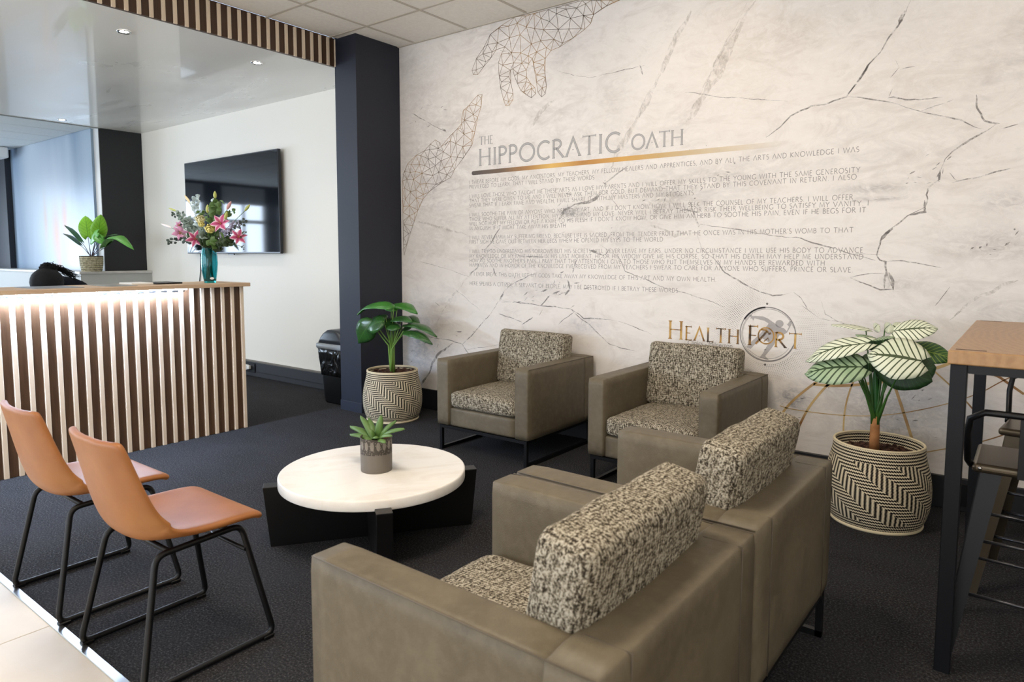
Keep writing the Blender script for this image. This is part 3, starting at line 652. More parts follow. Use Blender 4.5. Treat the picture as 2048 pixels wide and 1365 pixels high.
for k in range(150):  # small flecks in the stone
    cx_, cy_ = rs.choice(((1330, 400), (1150, 420), (1080, 585), (1230, 490), (850, 700), (1990, 490), (1800, 830), (1590, 800), (880, 240), (1120, 600), (1850, 350), (1440, 350)))
    x_, y_ = cx_+rs.gauss(0, 35), cy_+rs.gauss(0, 28)
    if x_ < 812 or x_ > 2045: continue
    L_ = rs.uniform(3, 14); a_ = rs.gauss(-.5, .5)
    vein(mb, [(x_, y_), (x_+L_*math.cos(a_), y_+L_*math.sin(a_))], rs.uniform(.002, .008), .003)
mb.build('marble_vein', M['vein'], wall, kind='stuff')
mb = MB()
for pts, w in (([(1385,20),(1345,90),(1310,170),(1290,210),(1262,260),(1235,305),(1215,350)], .03), ([(1512,0),(1490,30),(1465,80),(1440,130),(1410,190),(1372,245)], .045), ([(1498,0),(1478,35),(1452,85),(1425,140),(1400,190)], .02),
        ([(1110,200),(1080,225),(1060,260)], .02), ([(940,549),(900,600),(870,650)], .012), ([(815,440),(860,450),(935,470)], .012), ([(2040,560),(1960,590),(1900,640)], .01), ([(1300,450),(1350,470),(1390,465)], .03), ([(1000,100),(1060,130),(1110,150)], .01)):
    vein(mb, pts, w, .012)
mb.build('faint_vein', M['softvein'], wall, kind='stuff')
# wire-mesh hands
za = lambda X, Y: pw(780+X/3.413, Y/3.413)
zb = lambda X, Y: pw(780+X/4.096, 240+Y/4.096)
H1 = [za(*q) for q in ((850,118),(760,175),(685,235),(640,325),(590,400),(560,480),(570,510),(600,510),(640,455),(690,395),(725,340),(785,320),(760,370),(740,430),(745,520),(755,600),(775,680),(790,722),(815,720),(840,680),(840,640),(825,560),(822,480),(838,470),(850,520),(870,570),(895,620),(935,650),(965,668),(995,640),(990,600),(960,570),(935,530),(930,480),(950,430),(972,400),(985,470),(1000,560),(1010,630),(1035,662),(1060,640),(1068,590),(1058,500),(1060,400),(1100,345),(1160,320),(1250,260),(1330,200),(1370,160),(1390,100),(1480,40),(1570,0),(1312,4),(1200,34),(1080,66),(960,98))]
H2 = [za(*q) for q in ((630,645),(600,650),(555,700),(540,720),(500,755),(490,810),(488,845),(460,880),(410,930),(350,1000),(340,975),(310,955),(275,985),(235,1030),(180,1060),(120,1120),(92,1190))]+[zb(*q) for q in ((104,500),(104,640),(106,760),(108,900),(110,1020),(116,1110),(140,1020),(170,920),(200,830),(230,740),(270,650),(320,590),(400,530),(500,470))]+[za(*q) for q in ((440,1160),(500,1080),(560,990),(580,900),(600,800),(622,730))]
def inside(p, poly_):
    c = False; j = len(poly_)-1
    for i in range(len(poly_)):
        a, b = poly_[i], poly_[j]
        if (a[1] > p[1]) != (b[1] > p[1]) and p[0] < (b[0]-a[0])*(p[1]-a[1])/(b[1]-a[1])+a[0]: c = not c
        j = i
    return c
for poly_, sp in ((H1, .072), (H2, .066)):
    pts = []
    for a, b in zip(poly_, poly_[1:]+poly_[:1]):
        n = max(1, int(math.dist(a, b)/.07)); pts += [(a[0]+(b[0]-a[0])*i/n, a[1]+(b[1]-a[1])*i/n) for i in range(n)]
    nb = len(pts); xs = [p[0] for p in poly_]; zs = [p[1] for p in poly_]; rr = random.Random(5); inner = []
    for _ in range(6000):
        q = (rr.uniform(min(xs), max(xs)), rr.uniform(min(zs), max(zs)))
        if inside(q, poly_) and all(math.dist(q, o_) > sp for o_ in inner) and all(math.dist(q, o_) > sp*.4 for o_ in pts): inner.append(q)
    res = delaunay_2d_cdt([Vector(p) for p in pts+inner], [], [list(range(nb))], 1, 1e-6)
    mb = MB()
    for e in res[1]: ribbon(mb, [tuple(res[0][e[0]]), tuple(res[0][e[1]])], .0032, YS-.0002)
    mb.build('wire_mesh_hand', M['meshink'], wall, kind='stuff')
# gold globe lines low on the wall
mb = MB()
G = [([(1641,759),(1617,776),(1590,798),(1572,817),(1556,840)], .014), ([(1672,757),(1648,778),(1621,811),(1603,843),(1590,874)], .013), ([(1627,769),(1662,772),(1703,771),(1744,767),(1785,761),(1830,748),(1871,737),(1904,725),(1960,700)], .016),
 ([(1724,741),(1709,759),(1697,790),(1690,821),(1687,856),(1688,900)], .009), ([(1785,759),(1803,813),(1822,872),(1831,900),(1837,940)], .015), ([(1560,812),(1580,818),(1641,827),(1703,832),(1765,831),(1826,823),(1898,807),(1960,786),(2000,765),(2048,742)], .005),
 ([(1860,735),(1871,745),(1900,771),(1926,797),(1945,818),(1965,845)], .008), ([(1940,728),(1970,743),(1997,754),(2015,766),(2048,789)], .012), ([(1836,908),(1880,900),(1933,891),(1990,876),(2048,855)], .006)]
for pts, w in G:
    P_ = [pw(*q) for q in pts]; out = []
    for i in range(len(P_)-1):
        p0, p1, p2, p3 = P_[max(0, i-1)], P_[i], P_[i+1], P_[min(len(P_)-1, i+2)]
        for k in range(6):
            s = k/6; out.append(tuple(.5*((2*p1[d])+(-p0[d]+p2[d])*s+(2*p0[d]-5*p1[d]+4*p2[d]-p3[d])*s*s+(-p0[d]+3*p1[d]-3*p2[d]+p3[d])*s**3) for d in (0, 1)))
    out.append(P_[-1]); ribbon(mb, out, w, YS-.0001)
mb.build('gold_globe_line', M['goldline'], wall, kind='stuff')

# ================================================================== reception counter
cnt = empty('reception_counter', (-4.85, 1.9, 0), 0, 'long reception counter clad in dark walnut boards and pale vertical battens', 'reception counter')
def loc(o): o.matrix_parent_inverse = cnt.matrix_basis.inverted(); return o
def under(o, par):
    o.parent = par; o.matrix_parent_inverse = Matrix.Translation(-Vector(par.location)); return o
CY0, CY1 = .35, 2.903
under(MB().box(-4.90, -4.865, CY0, CY1-.018, 0, 1.085).build('front_panel', M['walnut']), cnt)
under(MB().box(-5.30, -4.852, CY1-.018, CY1, 0, 1.112).build('end_panel', M['oak_edge']), cnt)
under(MB().box(-5.25, -5.22, CY0, CY1-.02, 0, 1.11).build('back_panel', M['white']), cnt)
under(MB().box(-5.30, -4.775, CY0-.02, CY1+.018, 1.112, 1.14, .002, 1).build('worktop', M['oak_edge']), cnt)
under(MB().box(-5.95, -5.25, CY0, CY1-.05, .73, .76, .002, 1).build('desk', M['white']), cnt)
for yy in (CY0, CY1-.09): under(MB().box(-5.93, -5.27, yy, yy+.03, 0, .73).build('desk_leg', M['white']), cnt)
under(MB().box(-4.90, -4.862, 2.455, CY1-.018, 1.085, 1.112).build('top_rail', M['walnut']), cnt)
# battens: pitch from the photograph
b0 = under(MB().box(-4.865, -4.848, -.0135, .0135, 0, 1.112, .002, 1).build('batten', M['oak']), cnt)
ys = [2.8915-.0785*k for k in range(0, 33)]
b0.location = (0, ys[0], 0)
for k, yy in enumerate(ys[1:]):
    if yy < CY0+.02: break
    c = b0.copy(); COL.objects.link(c); c.location = (0, yy, 0)
led = mat('led_strip', 'ffffff', .4); NT(led).b.inputs['Emission Color'].default_value = (.55, .72, 1, 1); NT(led).b.inputs['Emission Strength'].default_value = 230
under(MB().box(-4.835, -4.800, CY0, 2.44, 1.104, 1.112).build('led_strip', led), cnt)

# things on the counter
VX, VY = -4.97, 2.705
vase = empty('glass_vase', (VX, VY, 1.14), 0, 'turquoise glass vase holding the lilies at the end of the counter', 'vase')
gm = mat('teal_glass', '2fb5bd', .04, Transmission_Weight=.95, IOR=1.45)
prof = [(.0, 0), (.040, 0), (.043, .01), (.046, .03), (.055, .09), (.060, .15), (.058, .20), (.050, .25), (.047, .28)]
inn = [(r-.004, z+.004) for r, z in prof[::-1][:-2]]+[(0, .018)]
MB().lathe(prof+inn, seg=40).build('vase_body', gm, vase)
wtr = mat('vase_water', '3cc4c8', .02, Transmission_Weight=1, IOR=1.33)
lb = MB().disc((0, 0, 0), .011, 16).build('oval_sticker', M['white'], vase)
lb.rotation_euler = (PI/2, 0, math.atan2(-VX, VY)*-1+.0); d_ = Vector((-VX, -VY, 0)).normalized(); lb.location = (d_.x*.050+.008, d_.y*.050+.012, .035); lb.rotation_euler = Vector((d_.x, d_.y, .0)).to_track_quat('Z', 'Y').to_euler(); lb.scale = (1.3, .8, 1)
bq = empty('flower_bouquet', (VX, VY, 1.40), 0, 'bouquet of pink lilies, yellow roses and eucalyptus in the turquoise vase', 'flowers')
def bp(X, Y, dd=0):
    """point of the bouquet from the zoomed photograph, dd metres towards the camera"""
    p = at(300+X/5.46, 370+Y/5.46, y=VY); toc = (CAM-p).normalized(); return p + toc*dd - Vector((VX, VY, 1.40))
NECK = Vector((0, 0, -.02)); TOC = Vector((-VX, -VY, .1)).normalized()
m_st = mat('flower_stem', '4d6b35', .5)
petal_m = mat('lily_petal', 'c4527f', .5); t = NT(petal_m); u, v = t.uv(); s_ = t.math('ABSOLUTE', t.math('SUBTRACT', t.math('MULTIPLY', v, 2.), 1.))
t.color(t.mix(t.ramp(s_, ((.35, 0.), (.95, 1.))), lin('b83f72'), lin('f2d3de')))
pale_m = mat('pale_lily_petal', 'd99abf', .5)
petal = None
def lily(X, Y, r, dd, mt, fwd=.7, lab=None):
    global petal
    c = bp(X, Y, dd); L = MB().ball((0, 0, 0), .006, sub=1)
    for k in range(5):
        a = k*1.256; L.tube([(0, 0, 0), (.012*math.cos(a), .012*math.sin(a), r*.6)], .0012, 4)
    o = L.build('lily', m_st if False else mat('stamen', 'c98a4a', .6), bq); o.location = c
    q = (TOC + Vector((random.uniform(-.4, .4), random.uniform(-.4, .4), random.uniform(-.3, .4)))).to_track_quat('Z', 'Y'); o.rotation_euler = q.to_euler()
    for k in range(6):
        a = k*PI/3+.2
        d = Vector((math.cos(a), math.sin(a), 0))
        pm = MB().leaf((0, 0, -r*.15), d*r*1.05+Vector((0, 0, r*.18)), r*(.62 if k % 2 else .5)*1.15, Vector((0, 0, 1))-d*.3, .14, .06, 'lance', 7, 4, .03).build('petal', mt, o)
    if lab: o['label'] = lab
    st = MB().tube([NECK, (NECK+c)/2+Vector((0, 0, .02)), c], .0025, 5).build('stem', m_st, bq)
lily(495, 590, 0.068, .07, petal_m); lily(770, 420, 0.073, .08, petal_m); lily(965, 570, 0.061, .03, petal_m); lily(325, 530, 0.065, .0, pale_m, lab='pale pink lily')
lily(320, 440, .035, -.02, pale_m)
rose_m = mat('yellow_rose', 'f3e68e', .6); rose_p = mat('pale_rose', 'f3ecc0', .6)
for X, Y, r, dd, mt in ((655, 480, .040, .10, rose_m), (562, 430, .026, .06, rose_m), (548, 375, .038, .05, rose_p)):
    c = bp(X, Y, dd); R_ = MB()
    for ring, (nn_, rr_, hh) in enumerate(((3, .35, .9), (4, .6, .8), (5, .85, .62), (6, 1., .4))):
        for k in range(nn_):
            a = 2*PI*k/nn_+ring; d = Vector((math.cos(a), math.sin(a), 0))
            R_.leaf(d*r*rr_*.35-Vector((0, 0, r*.5)), d*r*rr_+Vector((0, 0, r*hh*.6)), r*1.1, -d+Vector((0, 0, .2)), -.2, -.2, 'heart', 5, 4)
    o = R_.build('rose', mt, bq); o.location = c; o.rotation_euler = (TOC+Vector((0, 0, .5))).to_track_quat('Z', 'Y').to_euler()
    MB().tube([NECK, c*.5, c], .0025, 5).build('stem', m_st, bq)
bud_g = mat('green_bud', 'b3b862', .5); bud_p = mat('pink_bud', 'd7a3a0', .5); bud_w = mat('white_bud', 'eadfdc', .5); bud_c = mat('cream_bud', 'dcc69a', .5)
for X0, Y0, X1, Y1, r, mt, dd in ((712, 150, 708, 68, .013, bud_g, 0), (440, 205, 378, 112, .010, bud_c, 0), (285, 285, 205, 255, .009, bud_g, 0), (235, 470, 120, 425, .011, bud_w, .02), (840, 270, 885, 180, .013, bud_p, 0), (1035, 285, 1090, 215, .011, bud_g, 0), (630, 310, 628, 215, .014, bud_g, .03), (655, 300, 655, 225, .012, bud_p, .04), (820, 380, 842, 290, .013, bud_g, .06)):
    a, b = bp(X0, Y0, dd), bp(X1, Y1, dd)
    n_ = 6; MB().tube([a.lerp(b, k/n_) for k in range(n_+1)], [.003]+[r*math.sin(PI*(.15+.78*k/n_)) for k in range(1, n_)]+[.002], 7).build('bud', mt, bq)
    MB().tube([NECK, (NECK+a)*.5+Vector((0, 0, .02)), a], .0022, 5).build('stem', m_st, bq)
rg = random.Random(11)
def sprig(pts, n, r, mt, name, dd=0, spread=.01, ratio=.6):
    P_ = [bp(X, Y, dd) for X, Y in pts]; mbq = MB(); mbq.tube([NECK]+P_, .0016, 4)
    for i in range(n):
        s = (i+.5)/n*(len(P_)-1); a = P_[int(s)].lerp(P_[min(len(P_)-1, int(s)+1)], s % 1)
        d = Vector((rg.uniform(-1, 1), rg.uniform(-1, 1), rg.uniform(-.6, 1))).normalized()
        mbq.leaf(a+d*spread, a+d*(spread+r*rg.uniform(.7, 1.2)), r*ratio*1.5, TOC+Vector((rg.uniform(-.7, .7), rg.uniform(-.7, .7), rg.uniform(-.4, .7))), .08, .05, 'ovate', 4, 3)
    return mbq.build(name, mt, bq, kind='stuff')
eu_w = mat('silver_eucalyptus', 'c3d3d6', .6); eu_g = mat('grey_eucalyptus', '7f8f86', .6); dk = mat('dark_foliage', '35482a', .5); md_ = mat('bouquet_leaf', '4f6e34', .5); pu = mat('lilac_filler', 'a8a2b8', .7)
sprig([(560, 500), (500, 290), (490, 130)], 60, .032, eu_w, 'eucalyptus_sprig'); sprig([(690, 300), (690, 160)], 8, .024, eu_w, 'eucalyptus_sprig')
sprig([(520, 560), (400, 440), (330, 300)], 60, .030, eu_g, 'eucalyptus_sprig'); sprig([(600, 620), (480, 480), (400, 380)], 80, .034, eu_g, 'eucalyptus_sprig', .03)
sprig([(560, 640), (380, 600), (210, 620)], 40, .028, mat('dark_eucalyptus', '3d4a44', .6), 'eucalyptus_sprig', .02); sprig([(360, 420), (290, 330), (260, 320)], 16, .02, mat('dark_eucalyptus', '43524c', .6), 'eucalyptus_sprig')
sprig([(820, 560), (950, 460), (1050, 385)], 40, .022, mat('dark_eucalyptus', '44504a', .6), 'eucalyptus_sprig', 0); sprig([(880, 600), (1000, 560), (1040, 530)], 14, .015, dk, 'twig'); sprig([(860, 650), (960, 660), (1035, 690)], 12, .016, dk, 'twig')
sprig([(780, 560), (880, 480), (950, 420)], 110, .015, pu, 'lilac_filler', .04, .02, .9); sprig([(600, 560), (585, 545)], 5, .055, eu_g, 'eucalyptus_leaf', .09, .0, .8)
sprig([(660, 690), (640, 600), (600, 650)], 50, .05, dk, 'foliage', .04); sprig([(700, 690), (760, 620), (880, 640)], 60, .05, dk, 'foliage', .03); sprig([(680, 660), (720, 640), (740, 650)], 8, .06, md_, 'foliage', .09)
sprig([(690, 600), (700, 400), (720, 200)], 54, .045, md_, 'foliage', .01); sprig([(740, 420), (860, 300), (900, 290)], 14, .032, md_, 'foliage', .0); sprig([(520, 330), (560, 310), (640, 330)], 10, .03, md_, 'foliage', .0)
for a, b, w_ in (((760, 170), (820, 220), .016), ((770, 510), (815, 620), .02), ((600, 390), (655, 420), .02), ((740, 180), (752, 260), .03)):
    MB().leaf(bp(*a, .08), bp(*b, .08), w_, TOC+Vector((0, 0, .5)), .2, .1, 'lance', 8, 3).build('leaf', md_, bq)
mbs = MB()
for k in range(14):
    a = k*.45; mbs.tube([(.026*math.cos(a*3), .026*math.sin(a*3), -.235), (.018*math.cos(a*2+1), .018*math.sin(a*2+1), -.12), (.030*math.cos(a), .030*math.sin(a), .02)], .0035, 5)
mbs.build('stem_bundle', m_st, bq, kind='stuff')
# folder, papers and mats
def flat(name, pxs, z0, h, m, label, cat, **k):
    (xa, ya, xb, yb) = pxs
    o = MB().box(xa, xb, ya, yb, z0, z0+h, min(h*.3, .003), 1).build(name, m); return tag(o, label, cat)
flat('paper_tray', (-5.20, 2.15, -5.00, 2.30), 1.1402, .014, M['white'], 'white flat box on the counter left of the black folder', 'box')
flat('folder', (-5.20, 2.312, -4.98, 2.50), 1.1402, .012, mat('black_cover', '101113', .35), 'thin black folder lying on the counter left of the vase', 'folder')
flat('desk_mat', (-5.22, 1.52, -4.86, 1.80), 1.1402, .003, mat('grey_sheet', '8e9094', .3), 'grey sheet on the counter in front of the seated person', 'mat')
flat('document_sheet', (-5.22, 1.95, -4.86, 2.13), 1.1402, .002, mat('grey_sheet', '9a9b9d', .3), 'grey sheet on the counter beside the white flat box', 'sheet')
# ================================================================== television
tv = empty('television', (-7.20, 4.17, 1.367), 0, 'large black wall-mounted flat television on the cream wall', 'television')
MB().box(-.96, .96, 0, .035, 0, 1.078, .004, 2).build('casing', mat('tv_casing', '15181f', .3), tv)
scr = mat('tv_screen', '0a0e16', .05, spec=.55)
MB().box(-.950, .950, -.002, .001, .018, 1.068).build('screen', scr, tv)
MB().box(-.30, .30, .035, .078, .35, .75).build('wall_bracket', M['black'], tv)
MB().box(-.06, .06, .004, .02, -.014, 0, .002, 1).build('logo_bar', mat('tv_bar', '20242c', .3), tv)
pc = [(-.92+.0*k, .05, .02) for k in (0,)]+[(-.80, .06, -.02), (-.80, .065, -.2), (-.83, .065, -.5), (-.80, .07, -1.0), (-.80, .07, -1.18)]
p1, p2 = at(401, 508, y=4.24), at(398, 575, y=4.24)
MB().tube([(p1.x+7.2, .07, .1), (p1.x+7.2, .07, 0), ((p1.x+p2.x)/2+7.22, .07, (p1.z+p2.z)/2-1.367), (p2.x+7.2, .07, p2.z-1.367), (p2.x+7.2, .07, -1.19)], .006, 6).build('power_cable', M['black'], tv)
# plug and lead on the trunking
pl = empty('plug', (-6.957, 4.19, .10), 0, 'white plug with a white lead in the dark wall trunking', 'plug')
MB().box(-.035, .035, -.035, .0, -.03, .03, .01, 2).box(.02, .07, -.03, 0, -.018, .022, .006, 2).build('plug_body', M['white'], pl)
MB().box(-.16, .14, .0, .008, -.055, .05, .003, 1).build('socket_plate', M['black'], pl)
MB().tube([(-.02, -.03, -.02), (-.08, -.08, -.08), (-.2, -.16, -.095), (-.4, -.2, -.0955)], .005, 6).build('lead', M['white'], pl)
# security camera in the far corner
sc = at(2, 305, y=3.5)
tag(MB().box(sc.x-.25, sc.x+.06, 3.44, 3.58, ZL-.16, ZL+.0, .02, 2).build('ceiling_sensor', M['white']), 'white box fixed under the far tiled ceiling beside the dark pier', 'sensor')
# ================================================================== downlights
em = mat('lamp_glow', 'ffffff', .4); NT(em).b.inputs['Emission Color'].default_value = (1, .98, .95, 1); NT(em).b.inputs['Emission Strength'].default_value = 18
for (x, y), lab in zip(((-5.239, 2.281), (-5.197, 3.301), (-9.201, 3.261)), ('recessed downlight in the glossy ceiling above the counter', 'recessed downlight in the glossy ceiling nearest the dark column', 'recessed downlight at the far edge of the glossy ceiling')):
    d = empty('downlight', (x, y, ZL-.001), 0, lab, 'downlight', 'downlights in the glossy ceiling')
    MB().lathe([(.028, -.001), (.045, -.006), (.048, 0)], seg=28).build('bezel', M['chrome'], d)
    MB().disc((0, 0, -.002), .030, 24).build('lamp', em, d)

# ================================================================== swing bin behind the column
bn = empty('waste_bin', (-5.0, 3.99, 0), 0, 'black waste bin with a grey rim, domed lid and bin liner beside the column', 'bin')
def rr(hx, hy, r=.06, n=6):
    o_ = []
    for cx_, cy_, a0 in ((hx-r, hy-r, 0), (-hx+r, hy-r, 90), (-hx+r, -hy+r, 180), (hx-r, -hy+r, 270)):
        o_ += arc(cx_, cy_, r, r, a0, a0+90, n)
    return o_
def loft(mb, rings):
    R_ = [[mb.bm.verts.new((x, y, z)) for x, y in ring] for ring, z in rings]; n = len(R_[0])
    for A, B in zip(R_, R_[1:]):
        for k in range(n): f = mb.bm.faces.new((A[k], A[(k+1) % n], B[(k+1) % n], B[k])); f.smooth = True
    mb.bm.faces.new(R_[0][::-1]); mb.bm.faces.new(R_[-1]); return mb
loft(MB(), [(rr(.155, .13), 0), (rr(.165, .14), .02), (rr(.175, .155), .30), (rr(.185, .165), .50)]).build('body', mat('bin_black', '0e0f10', .35), bn)
lm_ = mat('bin_liner', '0a0a0b', .24, spec=.6); t = NT(lm_); t.bump(t.noise(7, t.obj((1, 1, .6)), 2, .5, 2.), .8, .04); liner = MB(); rg = random.Random(2)
rings = []
for k, z in enumerate((.26, .30, .34, .38, .42, .46, .51)):
    w = .007 if k else .004; base_ = rr(.182+.003*k, .162+.003*k)
    rings.append(([(x*(1+rg.uniform(-w, w)*3), y*(1+rg.uniform(-w, w)*3)) for x, y in base_], z))
loft(liner, rings).build('liner', lm_, bn)
loft(MB(), [(rr(.205, .185), .505), (rr(.212, .19), .515), (rr(.212, .19), .545), (rr(.20, .18), .555)]).build('rim', mat('bin_rim', '8f969c', .4), bn)
loft(MB(), [(rr(.198, .178), .55), (rr(.18, .17), .595), (rr(.14, .165), .64), (rr(.08, .16, .05), .672), (rr(.03, .15, .02), .68)]).build('lid', mat('bin_lid', '2a2f36', .35), bn)

# ================================================================== coffee table
TC = (-2.491, 2.146)
ctb = empty('coffee_table', (TC[0], TC[1], 0), math.radians(54), 'low round coffee table with a white top on crossed black planks', 'coffee table')
def plank(L1, L0, th, h):
    m_ = MB(); a, b = L1/2, L0/2
    vs = [m_.bm.verts.new(p) for p in ((-b, -th, 0), (b, -th, 0), (b, th, 0), (-b, th, 0), (-a, -th, h), (a, -th, h), (a, th, h), (-a, th, h))]
    for f in ((3, 2, 1, 0), (4, 5, 6, 7), (0, 1, 5, 4), (1, 2, 6, 5), (2, 3, 7, 6), (3, 0, 4, 7)): m_.bm.faces.new([vs[i] for i in f])
    return m_
pk = plank(1.012, .955, .035, .284).build('plank', M['blackwood'], ctb, bevel=.003)
p2_ = share('plank', pk, ctb, (0, 0, 0), (0, 0, -PI/2)); p2_.scale = (1, 1, .998)
tt = MB().lathe([(0, .270), (.436, .270), (.441, .273), (.442, .277), (.442, .314), (.440, .318), (.436, .320), (0, .320)], seg=128).build('tabletop', M['top'], ctb)
for p_ in tt.data.polygons: p_.use_smooth = abs(p_.normal.z) < .05
# pot and succulent on it
PX, PY = -2.468, 2.145
pot = empty('planter_pot', (PX, PY, .3195), 0, 'small grey metal pot with a punched lace band on the coffee table', 'pot')
pm = mat('pot_metal', '6e675f', .55, metal=.35); t = NT(pm); u, v = t.uv()
vo = t.n('ShaderNodeTexVoronoi'); vo.inputs['Scale'].default_value = 110; t.l(t.obj(), vo.inputs['Vector'])
band = t.math('MULTIPLY', t.math('GREATER_THAN', v, .42), t.math('LESS_THAN', v, .93))
hol = t.math('MULTIPLY', t.ramp(vo.outputs['Distance'], ((.32, 0.), (.42, 1.))), band)
dd_ = t.math('LESS_THAN', t.math('ADD', t.math('POWER', t.math('MULTIPLY', t.math('SUBTRACT', t.math('FRACT', t.math('MULTIPLY', u, 16.)), .5), 1.), 2.), t.math('POWER', t.math('MULTIPLY', t.math('SUBTRACT', v, .53), 6.), 2.)), .10)
cmix = t.mix(t.math('MULTIPLY', hol, .8), lin('777067'), lin('3b352e')); t.color(t.mix(t.math('MULTIPLY', dd_, .9), cmix, lin('8f887e'))); t.bump(hol, .4, .003)
MB().lathe([(0, .0), (.073, 0), (.0745, .004), (.0748, .04), (.075, .08), (.0752, .12), (.0755, .160), (.077, .163), (.075, .166), (.072, .160), (.071, .14)], seg=56).build('pot_body', pm, pot)
MB().disc((0, 0, .145), .072, 32).build('soil', M['soil'], pot)
suc = empty('succulent', (PX, PY, .4645), 0, 'green spiky succulent in the small grey pot on the coffee table', 'plant')
def sp(X, Y): p = at(680+X/9.75, 820+Y/9.75, y=PY); return p-Vector((PX, PY, .4645))
AG = [((800, 110), .034, .3), ((400, 130), .030, -.02), ((195, 315), .034, .0), ((200, 425), .030, .05), ((1245, 360), .034, .0), ((1080, 240), .036, -.03), ((560, 200), .03, -.05), ((480, 560), .028, .07), ((870, 540), .03, .08), ((700, 430), .035, .09), ((1000, 440), .03, .05), ((620, 330), .034, .06)]
for (X, Y), w_, dd in AG:
    tip = sp(X, Y) + Vector((-PX, -PY, 0)).normalized()*dd*(1 if abs(dd) < .2 else 0)
    if tip.z < .005: tip.z = .012
    base_ = Vector((tip.x, tip.y, 0)).normalized()*.012
    base_.z = .0
    MB().leaf(base_, tip, w_*1.45, Vector((0, 0, 1))+Vector((-PX, -PY, 0)).normalized()*.5, .10, .18, 'agave', 10, 4).build('leaf', M['agave'], suc, solid=.003)

# ================================================================== armchairs
AW, AD, AH, AZ, AT = .792, .803, .638, .177, .112
def soft_box(x0, x1, y0, y1, z0, z1, r, crown=0, seg=14):
    """rounded cushion: subdivided box with inflated faces"""
    mb = MB(); bm = mb.bm; bmesh.ops.create_cube(bm, size=1)
    bmesh.ops.subdivide_edges(bm, edges=bm.edges[:], cuts=seg, use_grid_fill=True)
    hx, hy, hz = (x1-x0)/2, (y1-y0)/2, (z1-z0)/2; cx_, cy_, cz_ = (x0+x1)/2, (y0+y1)/2, (z0+z1)/2
    for v in bm.verts:
        q = Vector((v.co.x*2*hx, v.co.y*2*hy, v.co.z*2*hz))
        c = Vector((max(-hx+r, min(hx-r, q.x)), max(-hy+r, min(hy-r, q.y)), max(-hz+r, min(hz-r, q.z)))); d = q-c
        if d.length > 1e-6: q = c + d.normalized()*min(r, max(abs(d.x), abs(d.y), abs(d.z)))
        if crown:
            fx, fy, fz = 1-(q.x/hx)**2, 1-(q.y/hy)**2, 1-(q.z/hz)**2
            if hz < hy: q.z += crown*math.copysign(1, q.z)*max(0, fx)*max(0, fy)*(abs(q.z)/hz)
            else: q.y += crown*math.copysign(1, q.y)*max(0, fx)*max(0, fz)*(abs(q.y)/hy)
            q += noise.noise_vector(q*9+Vector((x0, 3, 0)))*.004
        v.co = q + Vector((cx_, cy_, cz_))
    for f in bm.faces: f.smooth = True
    return mb
def armchair(lab, grp=None):
    r = empty('armchair', (0, 0, 0), 0, lab, 'armchair', grp); h = AW/2
    arm_l = soft_box(-h, -h+AT, 0, AD-.10, AZ, AH, .014, 0, 10).build('arm', M['leather'], r)
    arm_r = soft_box(h-AT, h, 0, AD-.10, AZ, AH, .014, 0, 10).build('arm', M['leather'], r)
    soft_box(-h, h, AD-.125, AD, AZ, AH+.001, .014, 0, 10).build('back_frame', M['leather'], r)
    for s_ in (-1, 1):  # stitched seams where the arm meets the back
        MB().tube([(s_*(h-AT), AD-.10, AH+.0005), (s_*(h-AT), AD+.001, AH+.0005), (s_*(h-AT), AD+.001, AZ+.01)], .0016, 5).build('seam', mat('seam', '574e43', .7), r)
        MB().tube([(s_*(h-.004), .01, AH-.003), (s_*(h-.004), AD-.01, AH-.003)], .0018, 5).build('piping', mat('seam', '61584b', .7), r)
    soft_box(-h+AT+.001, h-AT-.001, .012, AD-.13, AZ, .305, .012, 0, 8).build('seat_base', M['leather'], r)
    soft_box(-h+AT+.003, h-AT-.003, .002, AD-.14, .307, .418, .032, .018, 16).build('seat_cushion', M['tweed'], r)
    bc = soft_box(-h+AT-.008, h-AT+.008, -.068, .068, 0, .398, .032, .012, 16).build('back_cushion', M['tweed'], r)
    bc.location = (0, AD-.222, .405); bc.rotation_euler = (-.13, 0, 0)
    t_ = .011
    for s_ in (-1, 1):
        x = s_*(h-.03)
        MB().box(x-t_, x+t_, .01, .01+2*t_, 0, AZ).box(x-t_, x+t_, AD-.01-2*t_, AD-.01, 0, AZ).box(x-t_, x+t_, .01, AD-.01, 0, 2*t_).box(x-t_, x+t_, .01, AD-.01, AZ-2*t_+.002, AZ).build('sled_leg', M['black'], r)
    MB().box(-h+.03, h-.03, .01, .01+2*t_, AZ-2*t_, AZ-.001).build('front_rail', M['black'], r)
    MB().box(-h+.03, h-.03, AD-.01-2*t_, AD-.01, AZ-2*t_, AZ-.001).build('rear_rail', M['black'], r)
    return r
ac = armchair('taupe leather armchair against the marble wall nearest the dark column', 'taupe armchairs with tweed cushions')
ac.location = (-2.869, 3.391, 0); ac.rotation_euler.z = .0
for (x, y, a, lab) in ((-1.653, 3.395, -.012, 'taupe leather armchair against the marble wall below the gold lettering'),
                       (-1.338, 1.345, -PI/2-.008, 'taupe leather armchair nearest the camera, seen from behind'),
                       (-1.330, 2.150, -PI/2-.012, 'taupe leather armchair seen from behind, beside the striped-leaf plant')):
    c = copy_tree(ac); c.location = (x, y, 0); c.rotation_euler = (0, 0, a); c['label'] = lab
    if a < -1:  # the nearer pair: fuller cushions leaning further back
        for ch in c.children:
            if ch.name.startswith('back_cushion'): ch.rotation_euler.x = -.19; ch.scale.z = 1.045

